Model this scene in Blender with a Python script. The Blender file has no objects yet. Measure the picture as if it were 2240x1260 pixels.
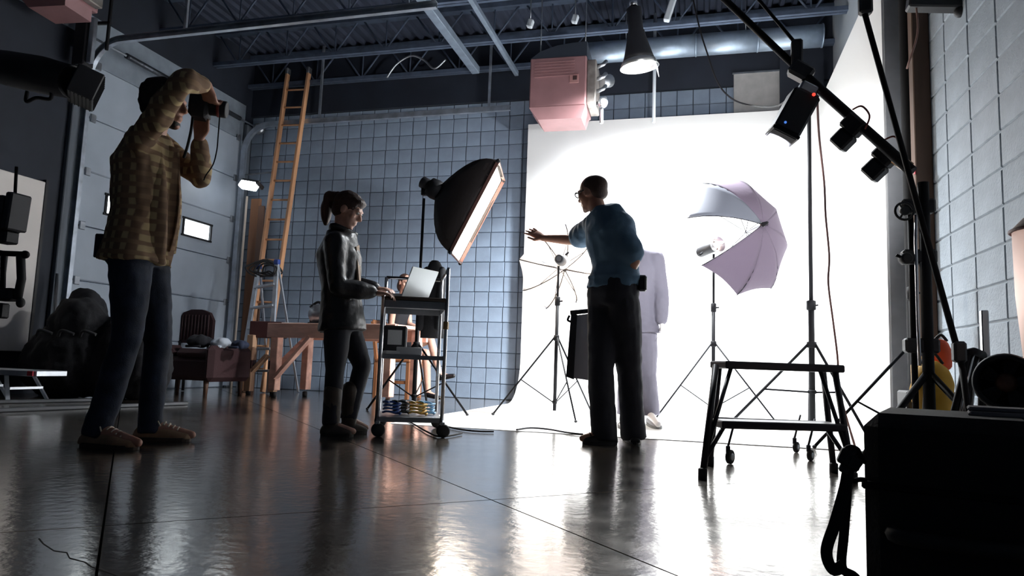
import bpy, math, random
import numpy as np
from mathutils import Vector, Matrix, noise

random.seed(7)
SC = bpy.context.scene
COL = SC.collection
V = Vector
PI = math.pi

# ------------------------------------------------------------------ camera
FPX = 1535.6
CAMH = 0.46
_yaw, _pit, _rol = math.radians(15.02), math.radians(6.256), math.radians(2.005)
_fw = V((-math.sin(_yaw) * math.cos(_pit), math.cos(_yaw) * math.cos(_pit), math.sin(_pit)))
_rt = V((math.cos(_yaw), math.sin(_yaw), 0))
_up = _rt.cross(_fw)
_r = math.cos(_rol) * _rt + math.sin(_rol) * _up
_u = -math.sin(_rol) * _rt + math.cos(_rol) * _up
CAM = V((0, 0, CAMH))
cd = bpy.data.cameras.new('camera')
cam = bpy.data.objects.new('camera', cd)
COL.objects.link(cam)
cam.matrix_world = Matrix(((_r.x, _u.x, -_fw.x, 0), (_r.y, _u.y, -_fw.y, 0), (_r.z, _u.z, -_fw.z, CAMH), (0, 0, 0, 1)))
cd.sensor_width = 36
cd.lens = FPX / 2240 * 36
cd.clip_start = 0.02
SC.camera = cam


def ray(x, y):
    return (x - 1120) / FPX * _r - (y - 630) / FPX * _u + _fw


def at(x, y, Y):
    d = ray(x, y)
    return CAM + d * (Y / d.y)


def gd(x, y, z=0.0):
    d = ray(x, y)
    return CAM + d * ((z - CAMH) / d.z)


# ------------------------------------------------------------------ world and exposure
W = bpy.data.worlds.new('world')
SC.world = W
W.use_nodes = True
W.node_tree.nodes['Background'].inputs[0].default_value = (0.30, 0.42, 0.62, 1)
W.node_tree.nodes['Background'].inputs[1].default_value = 0.04
SC.view_settings.view_transform = 'Standard'
SC.view_settings.look = 'None'
SC.view_settings.gamma = 1
SC.view_settings.exposure = 0.35
SC.view_settings.use_curve_mapping = False
SC.cycles.use_denoising = True
SC.cycles.max_bounces = 8


def spot(name, loc, target, power, color, angle=90, blend=0.6, radius=0.1):
    l = bpy.data.lights.new(name, 'SPOT')
    l.energy = power
    l.color = color
    l.spot_size = math.radians(angle)
    l.spot_blend = blend
    l.shadow_soft_size = radius
    o = bpy.data.objects.new(name, l)
    COL.objects.link(o)
    o.location = loc
    o.rotation_euler = (V(target) - V(loc)).to_track_quat('-Z', 'Y').to_euler()
    return o


# ------------------------------------------------------------------ materials
MATS = {}


def mat(name, col, rough=0.6, metal=0.0, emit=0.0, ecol=None, var=0.0, scale=8.0, bump=0.0, bscale=40.0,
        spec=0.5, trans=0.0, stretch=None, col2=None):
    if name in MATS:
        return MATS[name]
    m = bpy.data.materials.new(name)
    m.use_nodes = True
    nt = m.node_tree
    b = nt.nodes['Principled BSDF']
    b.inputs['Base Color'].default_value = (*col, 1)
    b.inputs['Roughness'].default_value = rough
    b.inputs['Metallic'].default_value = metal
    b.inputs['Specular IOR Level'].default_value = spec
    if emit:
        b.inputs['Emission Color'].default_value = (*(ecol or col), 1)
        b.inputs['Emission Strength'].default_value = emit
    tc = nt.nodes.new('ShaderNodeTexCoord')
    src = tc.outputs['Object']
    if stretch:
        mp = nt.nodes.new('ShaderNodeMapping')
        mp.inputs['Scale'].default_value = stretch
        nt.links.new(src, mp.inputs['Vector'])
        src = mp.outputs['Vector']
    if var or col2:
        n = nt.nodes.new('ShaderNodeTexNoise')
        n.inputs['Scale'].default_value = scale
        n.inputs['Detail'].default_value = 6
        nt.links.new(src, n.inputs['Vector'])
        r = nt.nodes.new('ShaderNodeValToRGB')
        a = col2 if col2 else tuple(max(0, c * (1 - var)) for c in col)
        c2 = col if col2 else tuple(min(1, c * (1 + var)) for c in col)
        r.color_ramp.elements[0].position = 0.32
        r.color_ramp.elements[1].position = 0.68
        r.color_ramp.elements[0].color = (*a, 1)
        r.color_ramp.elements[1].color = (*c2, 1)
        nt.links.new(n.outputs['Fac'], r.inputs['Fac'])
        nt.links.new(r.outputs['Color'], b.inputs['Base Color'])
    if bump:
        n2 = nt.nodes.new('ShaderNodeTexNoise')
        n2.inputs['Scale'].default_value = bscale
        n2.inputs['Detail'].default_value = 4
        nt.links.new(src, n2.inputs['Vector'])
        bp = nt.nodes.new('ShaderNodeBump')
        bp.inputs['Strength'].default_value = bump
        bp.inputs['Distance'].default_value = 0.01
        nt.links.new(n2.outputs['Fac'], bp.inputs['Height'])
        nt.links.new(bp.outputs['Normal'], b.inputs['Normal'])
    if trans:
        out = nt.nodes['Material Output']
        tr = nt.nodes.new('ShaderNodeBsdfTranslucent')
        tr.inputs['Color'].default_value = (*col, 1)
        mx = nt.nodes.new('ShaderNodeMixShader')
        mx.inputs['Fac'].default_value = trans
        nt.links.new(b.outputs[0], mx.inputs[1])
        nt.links.new(tr.outputs[0], mx.inputs[2])
        nt.links.new(mx.outputs[0], out.inputs['Surface'])
    MATS[name] = m
    return m


def stripes(name, c1, c2, c3, scale, rough=0.85):
    """woven flannel: two crossed wave bands"""
    if name in MATS:
        return MATS[name]
    m = mat(name, c1, rough)
    nt = m.node_tree
    b = nt.nodes['Principled BSDF']
    tc = nt.nodes['Texture Coordinate']
    prev = None
    for k, (ax, cc) in enumerate((('X', c2), ('Z', c3))):
        w = nt.nodes.new('ShaderNodeTexWave')
        w.bands_direction = ax
        w.inputs['Scale'].default_value = scale
        w.inputs['Distortion'].default_value = 1.5
        nt.links.new(tc.outputs['Object'], w.inputs['Vector'])
        r = nt.nodes.new('ShaderNodeValToRGB')
        r.color_ramp.elements[0].position = 0.55
        r.color_ramp.elements[1].position = 0.75
        nt.links.new(w.outputs['Fac'], r.inputs['Fac'])
        mx = nt.nodes.new('ShaderNodeMix')
        mx.data_type = 'RGBA'
        nt.links.new(r.outputs['Color'], mx.inputs[0])
        if prev is None:
            mx.inputs[6].default_value = (*c1, 1)
        else:
            nt.links.new(prev, mx.inputs[6])
        mx.inputs[7].default_value = (*cc, 1)
        prev = mx.outputs[2]
    nt.links.new(prev, b.inputs['Base Color'])
    return m


BLACK = mat('black_metal', (0.009, 0.009, 0.011), 0.6, spec=0.15)
BLACKP = mat('black_plastic', (0.014, 0.014, 0.017), 0.55, bump=0.1, bscale=120)
BLACKF = mat('black_fabric', (0.010, 0.010, 0.013), 0.9, bump=0.3, bscale=200)
STEEL = mat('dull_steel', (0.42, 0.44, 0.47), 0.35, 0.9, var=0.2)
GALV = mat('galvanised_steel', (0.50, 0.54, 0.60), 0.38, 0.8, var=0.2)
CHROME = mat('bright_steel', (0.62, 0.62, 0.64), 0.25, 1.0)
ALU = mat('aluminium', (0.55, 0.58, 0.63), 0.4, 0.85, var=0.15)
RUBBER = mat('black_rubber', (0.02, 0.02, 0.022), 0.7)
WHITEC = mat('white_cloth', (0.55, 0.56, 0.60), 0.8, trans=0.4)
UMBW = mat('thin_grey_white_cloth', (0.17, 0.18, 0.215), 0.8, trans=0.3)
SHADEC = mat('mauve_shaded_white_cloth', (0.155, 0.12, 0.165), 0.8, trans=0.3, bump=0.2, bscale=30)  # white umbrella cloth with its mauve shade put into the colour
SKIN = mat('skin', (0.50, 0.25, 0.17), 0.5, var=0.12, scale=20)
SKINP = mat('pale_skin', (0.62, 0.36, 0.27), 0.5, var=0.1, scale=20)
WOODO = mat('orange_wood', (0.50, 0.21, 0.09), 0.6, var=0.35, scale=6, stretch=(1, 1, 0.15), bump=0.15)
REDWOOD = mat('rough_red_lumber', (0.85, 0.47, 0.37), 0.75, var=0.3, scale=9, stretch=(0.2, 1, 1), bump=0.3)
DARKWOOD = mat('dark_brown_wood', (0.10, 0.045, 0.025), 0.6, var=0.4, scale=6, stretch=(1, 1, 0.12))

# ------------------------------------------------------------------ mesh builder
ORG = {}


class MB:
    def __init__(self):
        self.v, self.f, self.s = [], [], []

    def add(self, vs, fs, smooth=False):
        o = len(self.v)
        self.v += [tuple(p) for p in vs]
        self.f += [tuple(i + o for i in q) for q in fs]
        self.s += [smooth] * len(fs)
        return self

    def box(self, c, s, R=None, bev=0.0):
        c = V(c)
        hx, hy, hz = s[0] / 2, s[1] / 2, s[2] / 2
        R = R or Matrix.Identity(3)
        b = min(bev, hx * .9, hy * .9, hz * .9)
        if b <= 0:
            vs = [c + R @ V((x * hx, y * hy, z * hz)) for x in (-1, 1) for y in (-1, 1) for z in (-1, 1)]
            return self.add(vs, [(0, 1, 3, 2), (4, 6, 7, 5), (0, 4, 5, 1), (2, 3, 7, 6), (0, 2, 6, 4), (1, 5, 7, 3)])
        vs, idx = [], {}
        for x in (-1, 1):
            for y in (-1, 1):
                for z in (-1, 1):
                    for a in range(3):
                        p = [x * (hx - b), y * (hy - b), z * (hz - b)]
                        p[a] = (x, y, z)[a] * (hx, hy, hz)[a]
                        idx[(x, y, z, a)] = len(vs)
                        vs.append(c + R @ V(p))
        fs = []
        for a in range(3):
            o1, o2 = [(1, 2), (2, 0), (0, 1)][a]
            for sgn in (-1, 1):
                q = []
                for s1, s2 in ((-1, -1), (1, -1), (1, 1), (-1, 1)):
                    k = [0, 0, 0]
                    k[a], k[o1], k[o2] = sgn, s1, s2
                    q.append(idx[(*k, a)])
                fs.append(q if sgn > 0 else q[::-1])
            for s1 in (-1, 1):
                for s2 in (-1, 1):
                    q = []
                    for (sg, ax) in ((-1, o1), (1, o1), (1, o2), (-1, o2)):
                        k = [0, 0, 0]
                        k[a], k[o1], k[o2] = sg, s1, s2
                        q.append(idx[(*k, ax)])
                    fs.append(q if s1 * s2 > 0 else q[::-1])
        for x in (-1, 1):
            for y in (-1, 1):
                for z in (-1, 1):
                    q = [idx[(x, y, z, a)] for a in range(3)]
                    fs.append(q if x * y * z > 0 else q[::-1])
        return self.add(vs, fs)

    def beam(self, p0, p1, w, h, up=(0, 0, 1), bev=0.0):
        p0, p1 = V(p0), V(p1)
        d = (p1 - p0)
        L = d.length
        d.normalize()
        upv = V(up)
        if abs(d.dot(upv)) > 0.98:
            upv = V((0, 1, 0))
        s = d.cross(upv).normalized()
        u = s.cross(d)
        R = Matrix((s, d, u)).transposed()
        return self.box((p0 + p1) / 2, (w, L, h), R, bev)

    def tube(self, pts, r, n=10, closed=False, caps=True, smooth=True):
        pts = [V(p) for p in pts]
        N = len(pts)
        rs = r if isinstance(r, (list, tuple)) else [r] * N
        vs, fs = [], []
        prev = None
        for i, p in enumerate(pts):
            if closed:
                t = pts[(i + 1) % N] - pts[i - 1]
            else:
                t = pts[min(i + 1, N - 1)] - pts[max(i - 1, 0)]
            t = t.normalized() if t.length > 1e-9 else V((0, 0, 1))
            if prev is None:
                a = V((0, 0, 1)) if abs(t.z) < 0.9 else V((1, 0, 0))
                prev = (a - t * a.dot(t)).normalized()
            else:
                prev = (prev - t * prev.dot(t))
                prev = prev.normalized() if prev.length > 1e-6 else t.orthogonal().normalized()
            b = t.cross(prev)
            for k in range(n):
                an = 2 * PI * k / n
                vs.append(p + (prev * math.cos(an) + b * math.sin(an)) * rs[i])
        for i in range(N if closed else N - 1):
            j = (i + 1) % N
            for k in range(n):
                k2 = (k + 1) % n
                fs.append((i * n + k, i * n + k2, j * n + k2, j * n + k))
        self.add(vs, fs, smooth)
        if caps and not closed:
            o = len(self.v) - len(vs)
            self.f += [tuple(o + k for k in range(n))[::-1], tuple(o + (N - 1) * n + k for k in range(n))]
            self.s += [False, False]
        return self

    def cap(self, p0, p1, r0, r1=None, n=14):
        """tapered capsule"""
        r1 = r0 if r1 is None else r1
        p0, p1 = V(p0), V(p1)
        d = (p1 - p0)
        d = d.normalized() if d.length > 1e-6 else V((0, 0, 1))
        pts, rs = [], []
        for a in (88, 60, 30):
            pts.append(p0 - d * r0 * math.sin(math.radians(a)))
            rs.append(r0 * math.cos(math.radians(a)))
        pts.append(p0); rs.append(r0)
        pts.append(p1); rs.append(r1)
        for a in (30, 60, 88):
            pts.append(p1 + d * r1 * math.sin(math.radians(a)))
            rs.append(r1 * math.cos(math.radians(a)))
        return self.tube(pts, rs, n)

    def chain(self, pts, rs, n=14):
        for i in range(len(pts) - 1):
            self.cap(pts[i], pts[i + 1], rs[i], rs[i + 1], n)
        return self

    def ell(self, c, r, R=None, n=18, m=12):
        c = V(c)
        R = R or Matrix.Identity(3)
        vs, fs = [], []
        for i in range(1, m):
            th = PI * i / m
            for k in range(n):
                ph = 2 * PI * k / n
                vs.append(c + R @ V((r[0] * math.sin(th) * math.cos(ph), r[1] * math.sin(th) * math.sin(ph), r[2] * math.cos(th))))
        t = len(vs)
        vs.append(c + R @ V((0, 0, r[2])))
        vs.append(c + R @ V((0, 0, -r[2])))
        for i in range(m - 2):
            for k in range(n):
                k2 = (k + 1) % n
                fs.append((i * n + k, (i + 1) * n + k, (i + 1) * n + k2, i * n + k2))
        for k in range(n):
            k2 = (k + 1) % n
            fs.append((t, k, k2))
            fs.append((t + 1, (m - 2) * n + k2, (m - 2) * n + k))
        return self.add(vs, fs, True)

    def loft(self, rings, smooth=True, caps=True):
        n = len(rings[0])
        vs = [p for r in rings for p in r]
        fs = []
        for i in range(len(rings) - 1):
            for k in range(n):
                k2 = (k + 1) % n
                fs.append((i * n + k, i * n + k2, (i + 1) * n + k2, (i + 1) * n + k))
        self.add(vs, fs, smooth)
        if caps:
            o = len(self.v) - len(vs)
            self.f += [tuple(o + k for k in range(n))[::-1], tuple(o + (len(rings) - 1) * n + k for k in range(n))]
            self.s += [False, False]
        return self

    def lathe(self, prof, o, axis=(0, 0, 1), n=24, caps=True):
        o = V(o)
        a = V(axis).normalized()
        x = a.orthogonal().normalized()
        y = a.cross(x)
        rings = [[o + a * h + (x * math.cos(2 * PI * k / n) + y * math.sin(2 * PI * k / n)) * max(r, 1e-4) for k in range(n)] for r, h in prof]
        return self.loft(rings, True, caps)

    def prism(self, poly, ext):
        poly = [V(p) for p in poly]
        e = V(ext)
        n = len(poly)
        vs = poly + [p + e for p in poly]
        fs = [tuple(range(n))[::-1], tuple(range(n, 2 * n))]
        for k in range(n):
            k2 = (k + 1) % n
            fs.append((k, k2, n + k2, n + k))
        return self.add(vs, fs)

    def grid(self, P, th=None):
        """P[i][j] points; th: thickness vector function or None"""
        ni, nj = len(P), len(P[0])
        vs = [V(p) for row in P for p in row]
        fs = [(i * nj + j, i * nj + j + 1, (i + 1) * nj + j + 1, (i + 1) * nj + j) for i in range(ni - 1) for j in range(nj - 1)]
        if th is None:
            return self.add(vs, fs, True)
        th = V(th)
        m = len(vs)
        vs2 = vs + [p + th for p in vs]
        f2 = fs + [tuple(i + m for i in q)[::-1] for q in fs]
        rim = [i * nj for i in range(ni)] + [(ni - 1) * nj + j for j in range(1, nj)] + [i * nj + nj - 1 for i in range(ni - 2, -1, -1)] + [j for j in range(nj - 2, 0, -1)]
        for a, b in zip(rim, rim[1:] + rim[:1]):
            f2.append((a, b, b + m, a + m)[::-1])
        return self.add(vs2, f2, True)

    def build(self, name, m, parent=None, origin=None, fix=True):
        if parent is not None:
            o = ORG[parent.name]
        elif origin is not None:
            o = V(origin)
        else:
            xs = [p[0] for p in self.v]; ys = [p[1] for p in self.v]; zs = [p[2] for p in self.v]
            o = V(((min(xs) + max(xs)) / 2, (min(ys) + max(ys)) / 2, min(zs)))
        me = bpy.data.meshes.new(name)
        me.from_pydata([(p[0] - o.x, p[1] - o.y, p[2] - o.z) for p in self.v], [], self.f)
        me.polygons.foreach_set('use_smooth', self.s)
        me.materials.append(m)
        if fix:
            import bmesh
            bm = bmesh.new()
            bm.from_mesh(me)
            bmesh.ops.recalc_face_normals(bm, faces=bm.faces)
            bm.to_mesh(me)
            bm.free()
        ob = bpy.data.objects.new(name, me)
        COL.objects.link(ob)
        if parent is not None:
            ob.parent = parent
        else:
            ob.location = o
        ORG[ob.name] = o
        return ob


def thing(name, label, cat, loc, group=None):
    o = bpy.data.objects.new(name, None)
    COL.objects.link(o)
    o.location = loc
    o.empty_display_size = 0.1
    o['label'] = label
    o['category'] = cat
    if group:
        o['group'] = group
    ORG[o.name] = V(loc)
    return o


def tag(o, label, cat, group=None):
    o['label'] = label
    o['category'] = cat
    if group:
        o['group'] = group
    return o


def struct(o):
    o['kind'] = 'structure'
    return o


def sempty(name, loc=(0, 0, 0)):
    o = bpy.data.objects.new(name, None)
    COL.objects.link(o)
    o.location = loc
    ORG[o.name] = V(loc)
    o['kind'] = 'structure'
    return o


def copyat(src, parent, loc):
    c = src.copy()
    COL.objects.link(c)
    c.parent = parent
    c.location = V(loc) - (ORG[parent.name] if parent else V((0, 0, 0)))
    return c


def bez(p0, p1, p2, p3, n=12):
    p0, p1, p2, p3 = V(p0), V(p1), V(p2), V(p3)
    return [(1 - t) ** 3 * p0 + 3 * (1 - t) ** 2 * t * p1 + 3 * (1 - t) * t * t * p2 + t ** 3 * p3 for t in [k / n for k in range(n + 1)]]


def smoothpath(pts, n=6):
    pts = [V(p) for p in pts]
    out = []
    N = len(pts)
    for i in range(N - 1):
        p0, p1, p2, p3 = pts[max(i - 1, 0)], pts[i], pts[i + 1], pts[min(i + 2, N - 1)]
        for k in range(n):
            t = k / n
            out.append(0.5 * ((2 * p1) + (p2 - p0) * t + (2 * p0 - 5 * p1 + 4 * p2 - p3) * t * t + (3 * p1 - p0 - 3 * p2 + p3) * t ** 3))
    out.append(pts[-1])
    return out


def basis(f, u=(0, 0, 1)):
    """columns: forward, left, up"""
    f = V(f).normalized()
    l = V(u).cross(f).normalized()
    u2 = f.cross(l)
    return Matrix((f, l, u2)).transposed()


def remeshed(mb, name, m, parent, voxel=0.01, it=4, disp=None):
    me = bpy.data.meshes.new('tmp')
    me.from_pydata(mb.v, [], mb.f)
    import bmesh
    bm = bmesh.new(); bm.from_mesh(me); bmesh.ops.recalc_face_normals(bm, faces=bm.faces); bm.to_mesh(me); bm.free()
    ob = bpy.data.objects.new('tmp', me)
    COL.objects.link(ob)
    r = ob.modifiers.new('r', 'REMESH')
    r.mode = 'VOXEL'
    r.voxel_size = voxel
    if it:
        s = ob.modifiers.new('s', 'SMOOTH')
        s.factor = 0.5
        s.iterations = it
    dg = bpy.context.evaluated_depsgraph_get()
    dg.update()
    m2 = bpy.data.meshes.new_from_object(ob.evaluated_get(dg))
    bpy.data.objects.remove(ob)
    bpy.data.meshes.remove(me)
    n = len(m2.vertices)
    co = np.empty(n * 3, 'f'); no = np.empty(n * 3, 'f')
    m2.vertices.foreach_get('co', co); m2.vertex_normals.foreach_get('vector', no)
    co = co.reshape(-1, 3); no = no.reshape(-1, 3)
    if disp:
        co = co + no * np.array([disp(V(p)) for p in co], 'f')[:, None]
    o = ORG[parent.name]
    co = co - np.array(o, 'f')[None]
    m2.vertices.foreach_set('co', np.ascontiguousarray(co, 'f').ravel())
    m2.polygons.foreach_set('use_smooth', [True] * len(m2.polygons))
    m2.materials.clear()
    m2.materials.append(m)
    m2.update()
    ob = bpy.data.objects.new(name, m2)
    COL.objects.link(ob)
    ob.parent = parent
    ORG[ob.name] = o
    return ob


# ================================================================== SETTING
XL, XR, YB, ZT, ZC = -6.6, 1.57, 9.0, 4.2, 5.0
YF = -1.5
PAINT = mat('blue_grey_block_paint', (0.26, 0.325, 0.42), 0.55, var=0.18, scale=3, bump=0.25, bscale=90)
PAINTR = mat('pale_grey_block_paint', (0.31, 0.36, 0.41), 0.7, var=0.15, scale=5, bump=0.5, bscale=70)
MORT_SHADE = mat('mortar_and_groove_shade', (0.05, 0.065, 0.085), 0.9)  # mortar joints, and painted shade for the block grooves
MORTR = mat('pale_mortar', (0.36, 0.41, 0.46), 0.9, bump=0.3)
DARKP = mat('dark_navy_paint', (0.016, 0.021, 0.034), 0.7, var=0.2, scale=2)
HEADER = mat('pale_header_paint', (0.24, 0.28, 0.33), 0.7, var=0.1)

# ---- floor: recessed base and sawn slabs
FLOORM = bpy.data.materials.new('polished_concrete')
FLOORM.use_nodes = True
nt = FLOORM.node_tree
b = nt.nodes['Principled BSDF']
tc = nt.nodes.new('ShaderNodeTexCoord')
n1 = nt.nodes.new('ShaderNodeTexNoise'); n1.inputs['Scale'].default_value = 1.3; n1.inputs['Detail'].default_value = 8; n1.inputs['Roughness'].default_value = 0.65
n2 = nt.nodes.new('ShaderNodeTexNoise'); n2.inputs['Scale'].default_value = 7; n2.inputs['Detail'].default_value = 8
n3 = nt.nodes.new('ShaderNodeTexNoise'); n3.inputs['Scale'].default_value = 26; n3.inputs['Detail'].default_value = 3
for n in (n1, n2, n3):
    nt.links.new(tc.outputs['Object'], n.inputs['Vector'])
r1 = nt.nodes.new('ShaderNodeValToRGB')
r1.color_ramp.elements[0].color = (0.048, 0.043, 0.040, 1); r1.color_ramp.elements[0].position = 0.3
r1.color_ramp.elements[1].color = (0.125, 0.108, 0.092, 1); r1.color_ramp.elements[1].position = 0.72
nt.links.new(n1.outputs['Fac'], r1.inputs['Fac'])
nt.links.new(r1.outputs['Color'], b.inputs['Base Color'])
r2 = nt.nodes.new('ShaderNodeMapRange')
r2.inputs[1].default_value = 0.3; r2.inputs[2].default_value = 0.75; r2.inputs[3].default_value = 0.10; r2.inputs[4].default_value = 0.26
nt.links.new(n2.outputs['Fac'], r2.inputs['Value'])
nt.links.new(r2.outputs['Result'], b.inputs['Roughness'])
bp = nt.nodes.new('ShaderNodeBump'); bp.inputs['Strength'].default_value = 0.10; bp.inputs['Distance'].default_value = 0.01
nt.links.new(n3.outputs['Fac'], bp.inputs['Height'])
nt.links.new(bp.outputs['Normal'], b.inputs['Normal'])
b.inputs['Specular IOR Level'].default_value = 0.9
b.inputs['Coat Weight'].default_value = 1.0
b.inputs['Coat IOR'].default_value = 1.9
b.inputs['Coat Tint'].default_value = (1.0, 0.94, 0.87, 1)
b.inputs['Coat Roughness'].default_value = 0.17
nt.links.new(bp.outputs['Normal'], b.inputs['Coat Normal'])

floor = struct(MB().box((-2.5, 3.75, -0.06), (8.6, 10.9, 0.08)).build('floor', mat('joint_dirt', (0.012, 0.011, 0.011), 0.9), origin=(0, 0, 0)))


def clip(poly, n, d):
    """keep n.p >= d"""
    out = []
    for i in range(len(poly)):
        a, c = poly[i], poly[(i + 1) % len(poly)]
        da, dc = n[0] * a[0] + n[1] * a[1] - d, n[0] * c[0] + n[1] * c[1] - d
        if da >= 0:
            out.append(a)
        if da * dc < 0:
            t = da / (da - dc)
            out.append((a[0] + (c[0] - a[0]) * t, a[1] + (c[1] - a[1]) * t))
    return out


room = [(XL, YF), (XR, YF), (XR, YB), (XL, YB)]
nA, nB = (0.727, 0.687), (0.687, -0.727)
cutsA = [-9, -0.02, 1.13, 9]
cutsB = [-12, -2.19, 9]
for i in range(3):
    for j in range(2):
        p = clip(room, nA, cutsA[i] + 0.003)
        p = clip(p, (-nA[0], -nA[1]), -(cutsA[i + 1] - 0.003))
        p = clip(p, nB, cutsB[j] + 0.003)
        p = clip(p, (-nB[0], -nB[1]), -(cutsB[j + 1] - 0.003))
        if len(p) > 2:
            MB().prism([(x, y, -0.03) for x, y in p], (0, 0, 0.03)).build('slab', FLOORM, floor)
# jagged crack, drawn as thin dark strips just above the concrete
crk = [gd(85, 1178), gd(95, 1190), gd(118, 1205), gd(146, 1209), gd(152, 1221), gd(186, 1230), gd(200, 1240), gd(236, 1252), gd(262, 1262)]
mbk = MB()
for a, c in zip(crk, crk[1:]):
    d = (c - a).normalized()
    s = V((-d.y, d.x, 0)) * random.uniform(0.0012, 0.0028)
    mbk.add([a - s + V((0, 0, .0006)), a + s + V((0, 0, .0006)), c + s * .8 + V((0, 0, .0006)), c - s * .8 + V((0, 0, .0006))], [(0, 1, 2, 3)])
mbk.build('crack', mat('dark_crack', (0.006, 0.006, 0.006), 0.9), floor)

# ---- scored block walls
def block_mesh(w, h, groove, c=0.007, dep=0.03):
    xs = [-w, -w + c] + ([-0.0055, -0.0035, 0.0035, 0.0055] if groove else []) + [w - c, w]
    zs = [-h, -h + c, h - c, h]
    vs, fs = [], []
    for i, x in enumerate(xs):
        for k, z in enumerate(zs):
            e = i in (0, len(xs) - 1) or k in (0, 3)
            d = 0.0 if e else dep * 0.4
            if groove and i in (3, 4) and not e:
                d = dep * 0.05
            vs.append((x, -d, z))
    nz = 4
    for i in range(len(xs) - 1):
        for k in range(nz - 1):
            fs.append((i * nz + k, (i + 1) * nz + k, (i + 1) * nz + k + 1, i * nz + k + 1))
    me = bpy.data.meshes.new('block')
    me.from_pydata(vs, [], fs)
    me.materials.append(PAINT if groove is not None else PAINTR)
    if groove:
        me.materials.append(MORT_SHADE)
        for q in me.polygons:
            if all(v // nz in (2, 3, 4, 5) for v in q.vertices) and not all(v // nz in (1, 2) for v in q.vertices):
                q.material_index = 1  # dark colour on the groove faces stands in for recess shade
    return me


wall_back = struct(MB().box(((XL + XR) / 2, YB + 0.1, ZC / 2), (XR - XL + 0.4, 0.2, ZC)).build('wall_back', MORT_SHADE, origin=(0, 0, 0)))
MOD = 0.2035
bm_full = block_mesh(0.2005, 0.0995, True)
bm_half = block_mesh(0.0985, 0.0995, False)


def put(me, name, parent, loc, rz=0.0):
    o = bpy.data.objects.new(name, me)
    COL.objects.link(o)
    o.parent = parent
    o.location = V(loc)
    o.rotation_euler = (0, 0, rz)
    return o


rows = int(ZT / MOD)
for r in range(rows):
    z = (r + 0.5) * MOD
    x = XL + (0.2035 if r % 2 == 0 else 0.0)
    if r % 2:
        put(bm_half, 'block', wall_back, (XL + 0.1, YB - 0.001, z))
        x = XL + 0.2035 + 0.2035
    while x < XR:
        vis = (x < -1.95) or (z > 3.45)
        if vis and x + .2 < XR:
            put(bm_full, 'block', wall_back, (x, YB - 0.001, z))
        x += 0.407
# dark upper wall band
MB().box(((XL + XR) / 2, YB - 0.03, (rows * MOD + ZC) / 2), (XR - XL, 0.06, ZC - rows * MOD)).build('upper_band', DARKP, wall_back)

wall_right = struct(MB().box((XR + 0.1, (YF + YB) / 2, ZC / 2), (0.2, YB - YF, ZC)).build('wall_right', MORTR, origin=(0, 0, 0)))
bm_r = block_mesh(0.198, 0.0965, None, 0.006, 0.022)
for r in range(18):
    for k in range(6):
        y = 5.42 - k * 0.407 - 0.2
        put(bm_r, 'block', wall_right, (XR - 0.001, y, (r + 0.5) * 0.2035 - 0.03), -PI / 2)

# left wall: dark paint around the overhead door
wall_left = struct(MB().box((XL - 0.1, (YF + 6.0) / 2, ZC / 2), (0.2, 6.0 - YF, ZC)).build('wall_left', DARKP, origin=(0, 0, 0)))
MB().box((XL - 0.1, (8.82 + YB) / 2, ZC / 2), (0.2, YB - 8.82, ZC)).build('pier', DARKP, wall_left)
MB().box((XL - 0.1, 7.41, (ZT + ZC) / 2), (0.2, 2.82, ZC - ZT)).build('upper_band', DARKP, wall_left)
MB().box((XL - 0.1, 7.41, (3.66 + ZT) / 2), (0.18, 2.82, ZT - 3.66)).build('header', HEADER, wall_left)
MB().box((XL + 0.006, 4.9, 4.06), (0.012, 2.2, 0.28)).build('header', HEADER, wall_left)

# ceiling: fluted steel deck, ribs running in depth
DECK = mat('blue_grey_deck', (0.045, 0.055, 0.085), 0.5, 0.2, var=0.2, scale=2)
pr = []
x = XL - 0.1
while x < XR + 0.1:
    pr += [(x, 0.0), (x + 0.045, 0.0), (x + 0.065, 0.045), (x + 0.13, 0.045), (x + 0.15, 0.0)]
    x += 0.15
mb = MB()
P = [[(xx, yy, ZC + zz) for (xx, zz) in pr] for yy in (YF, YB)]
mb.grid(P)
mb.s = [False] * len(mb.s)
mb.box(((XL + XR) / 2, (YF + YB) / 2, ZC + 0.1), (XR - XL + .3, YB - YF, 0.08))
struct(mb.build('ceiling', DECK, origin=(0, 0, 0), fix=False))

JST = mat('joist_paint', (0.10, 0.13, 0.19), 0.45, 0.3, var=0.2)
for ji, jy in enumerate((8.86, 8.06, 7.05, 6.05, 5.0, 3.9)):
    j = sempty('trim_%d' % (ji + 1))
    zb, zt = 4.5, 4.93
    for dy in (-0.03, 0.03):
        MB().box(((XL + XR) / 2, jy + dy, zb), (XR - XL, 0.045, 0.05)).build('bottom_chord', JST, j)
    MB().box(((XL + XR) / 2, jy, zt + 0.02), (XR - XL, 0.11, 0.06)).build('top_chord', JST, j)
    n = 11
    step = (XR - XL) / n
    for k in range(n):
        x0 = XL + k * step
        MB().tube([(x0 + .05, jy, zt), (x0 + step / 2, jy, zb)], 0.013, 6).build('web_bar', JST, j)
        MB().tube([(x0 + step / 2, jy, zb), (x0 + step - .05, jy, zt)], 0.013, 6).build('web_bar', JST, j)
        MB().tube([(x0 + step / 2, jy + .02, zb), (x0 + step / 2, jy + .02, zt)], 0.010, 6).build('web_bar', JST, j)

BEAM = mat('pale_beam_paint', (0.26, 0.32, 0.40), 0.4, 0.3, var=0.15)
struct(MB().box((-2.95, 7.4, 4.42), (0.11, 2.6, 0.10), None, 0.008).build('trim_7', BEAM))
struct(MB().box((-2.44, 7.9, 4.44), (0.055, 2.2, 0.07), None, 0.006).build('trim_8', BEAM))

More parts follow.
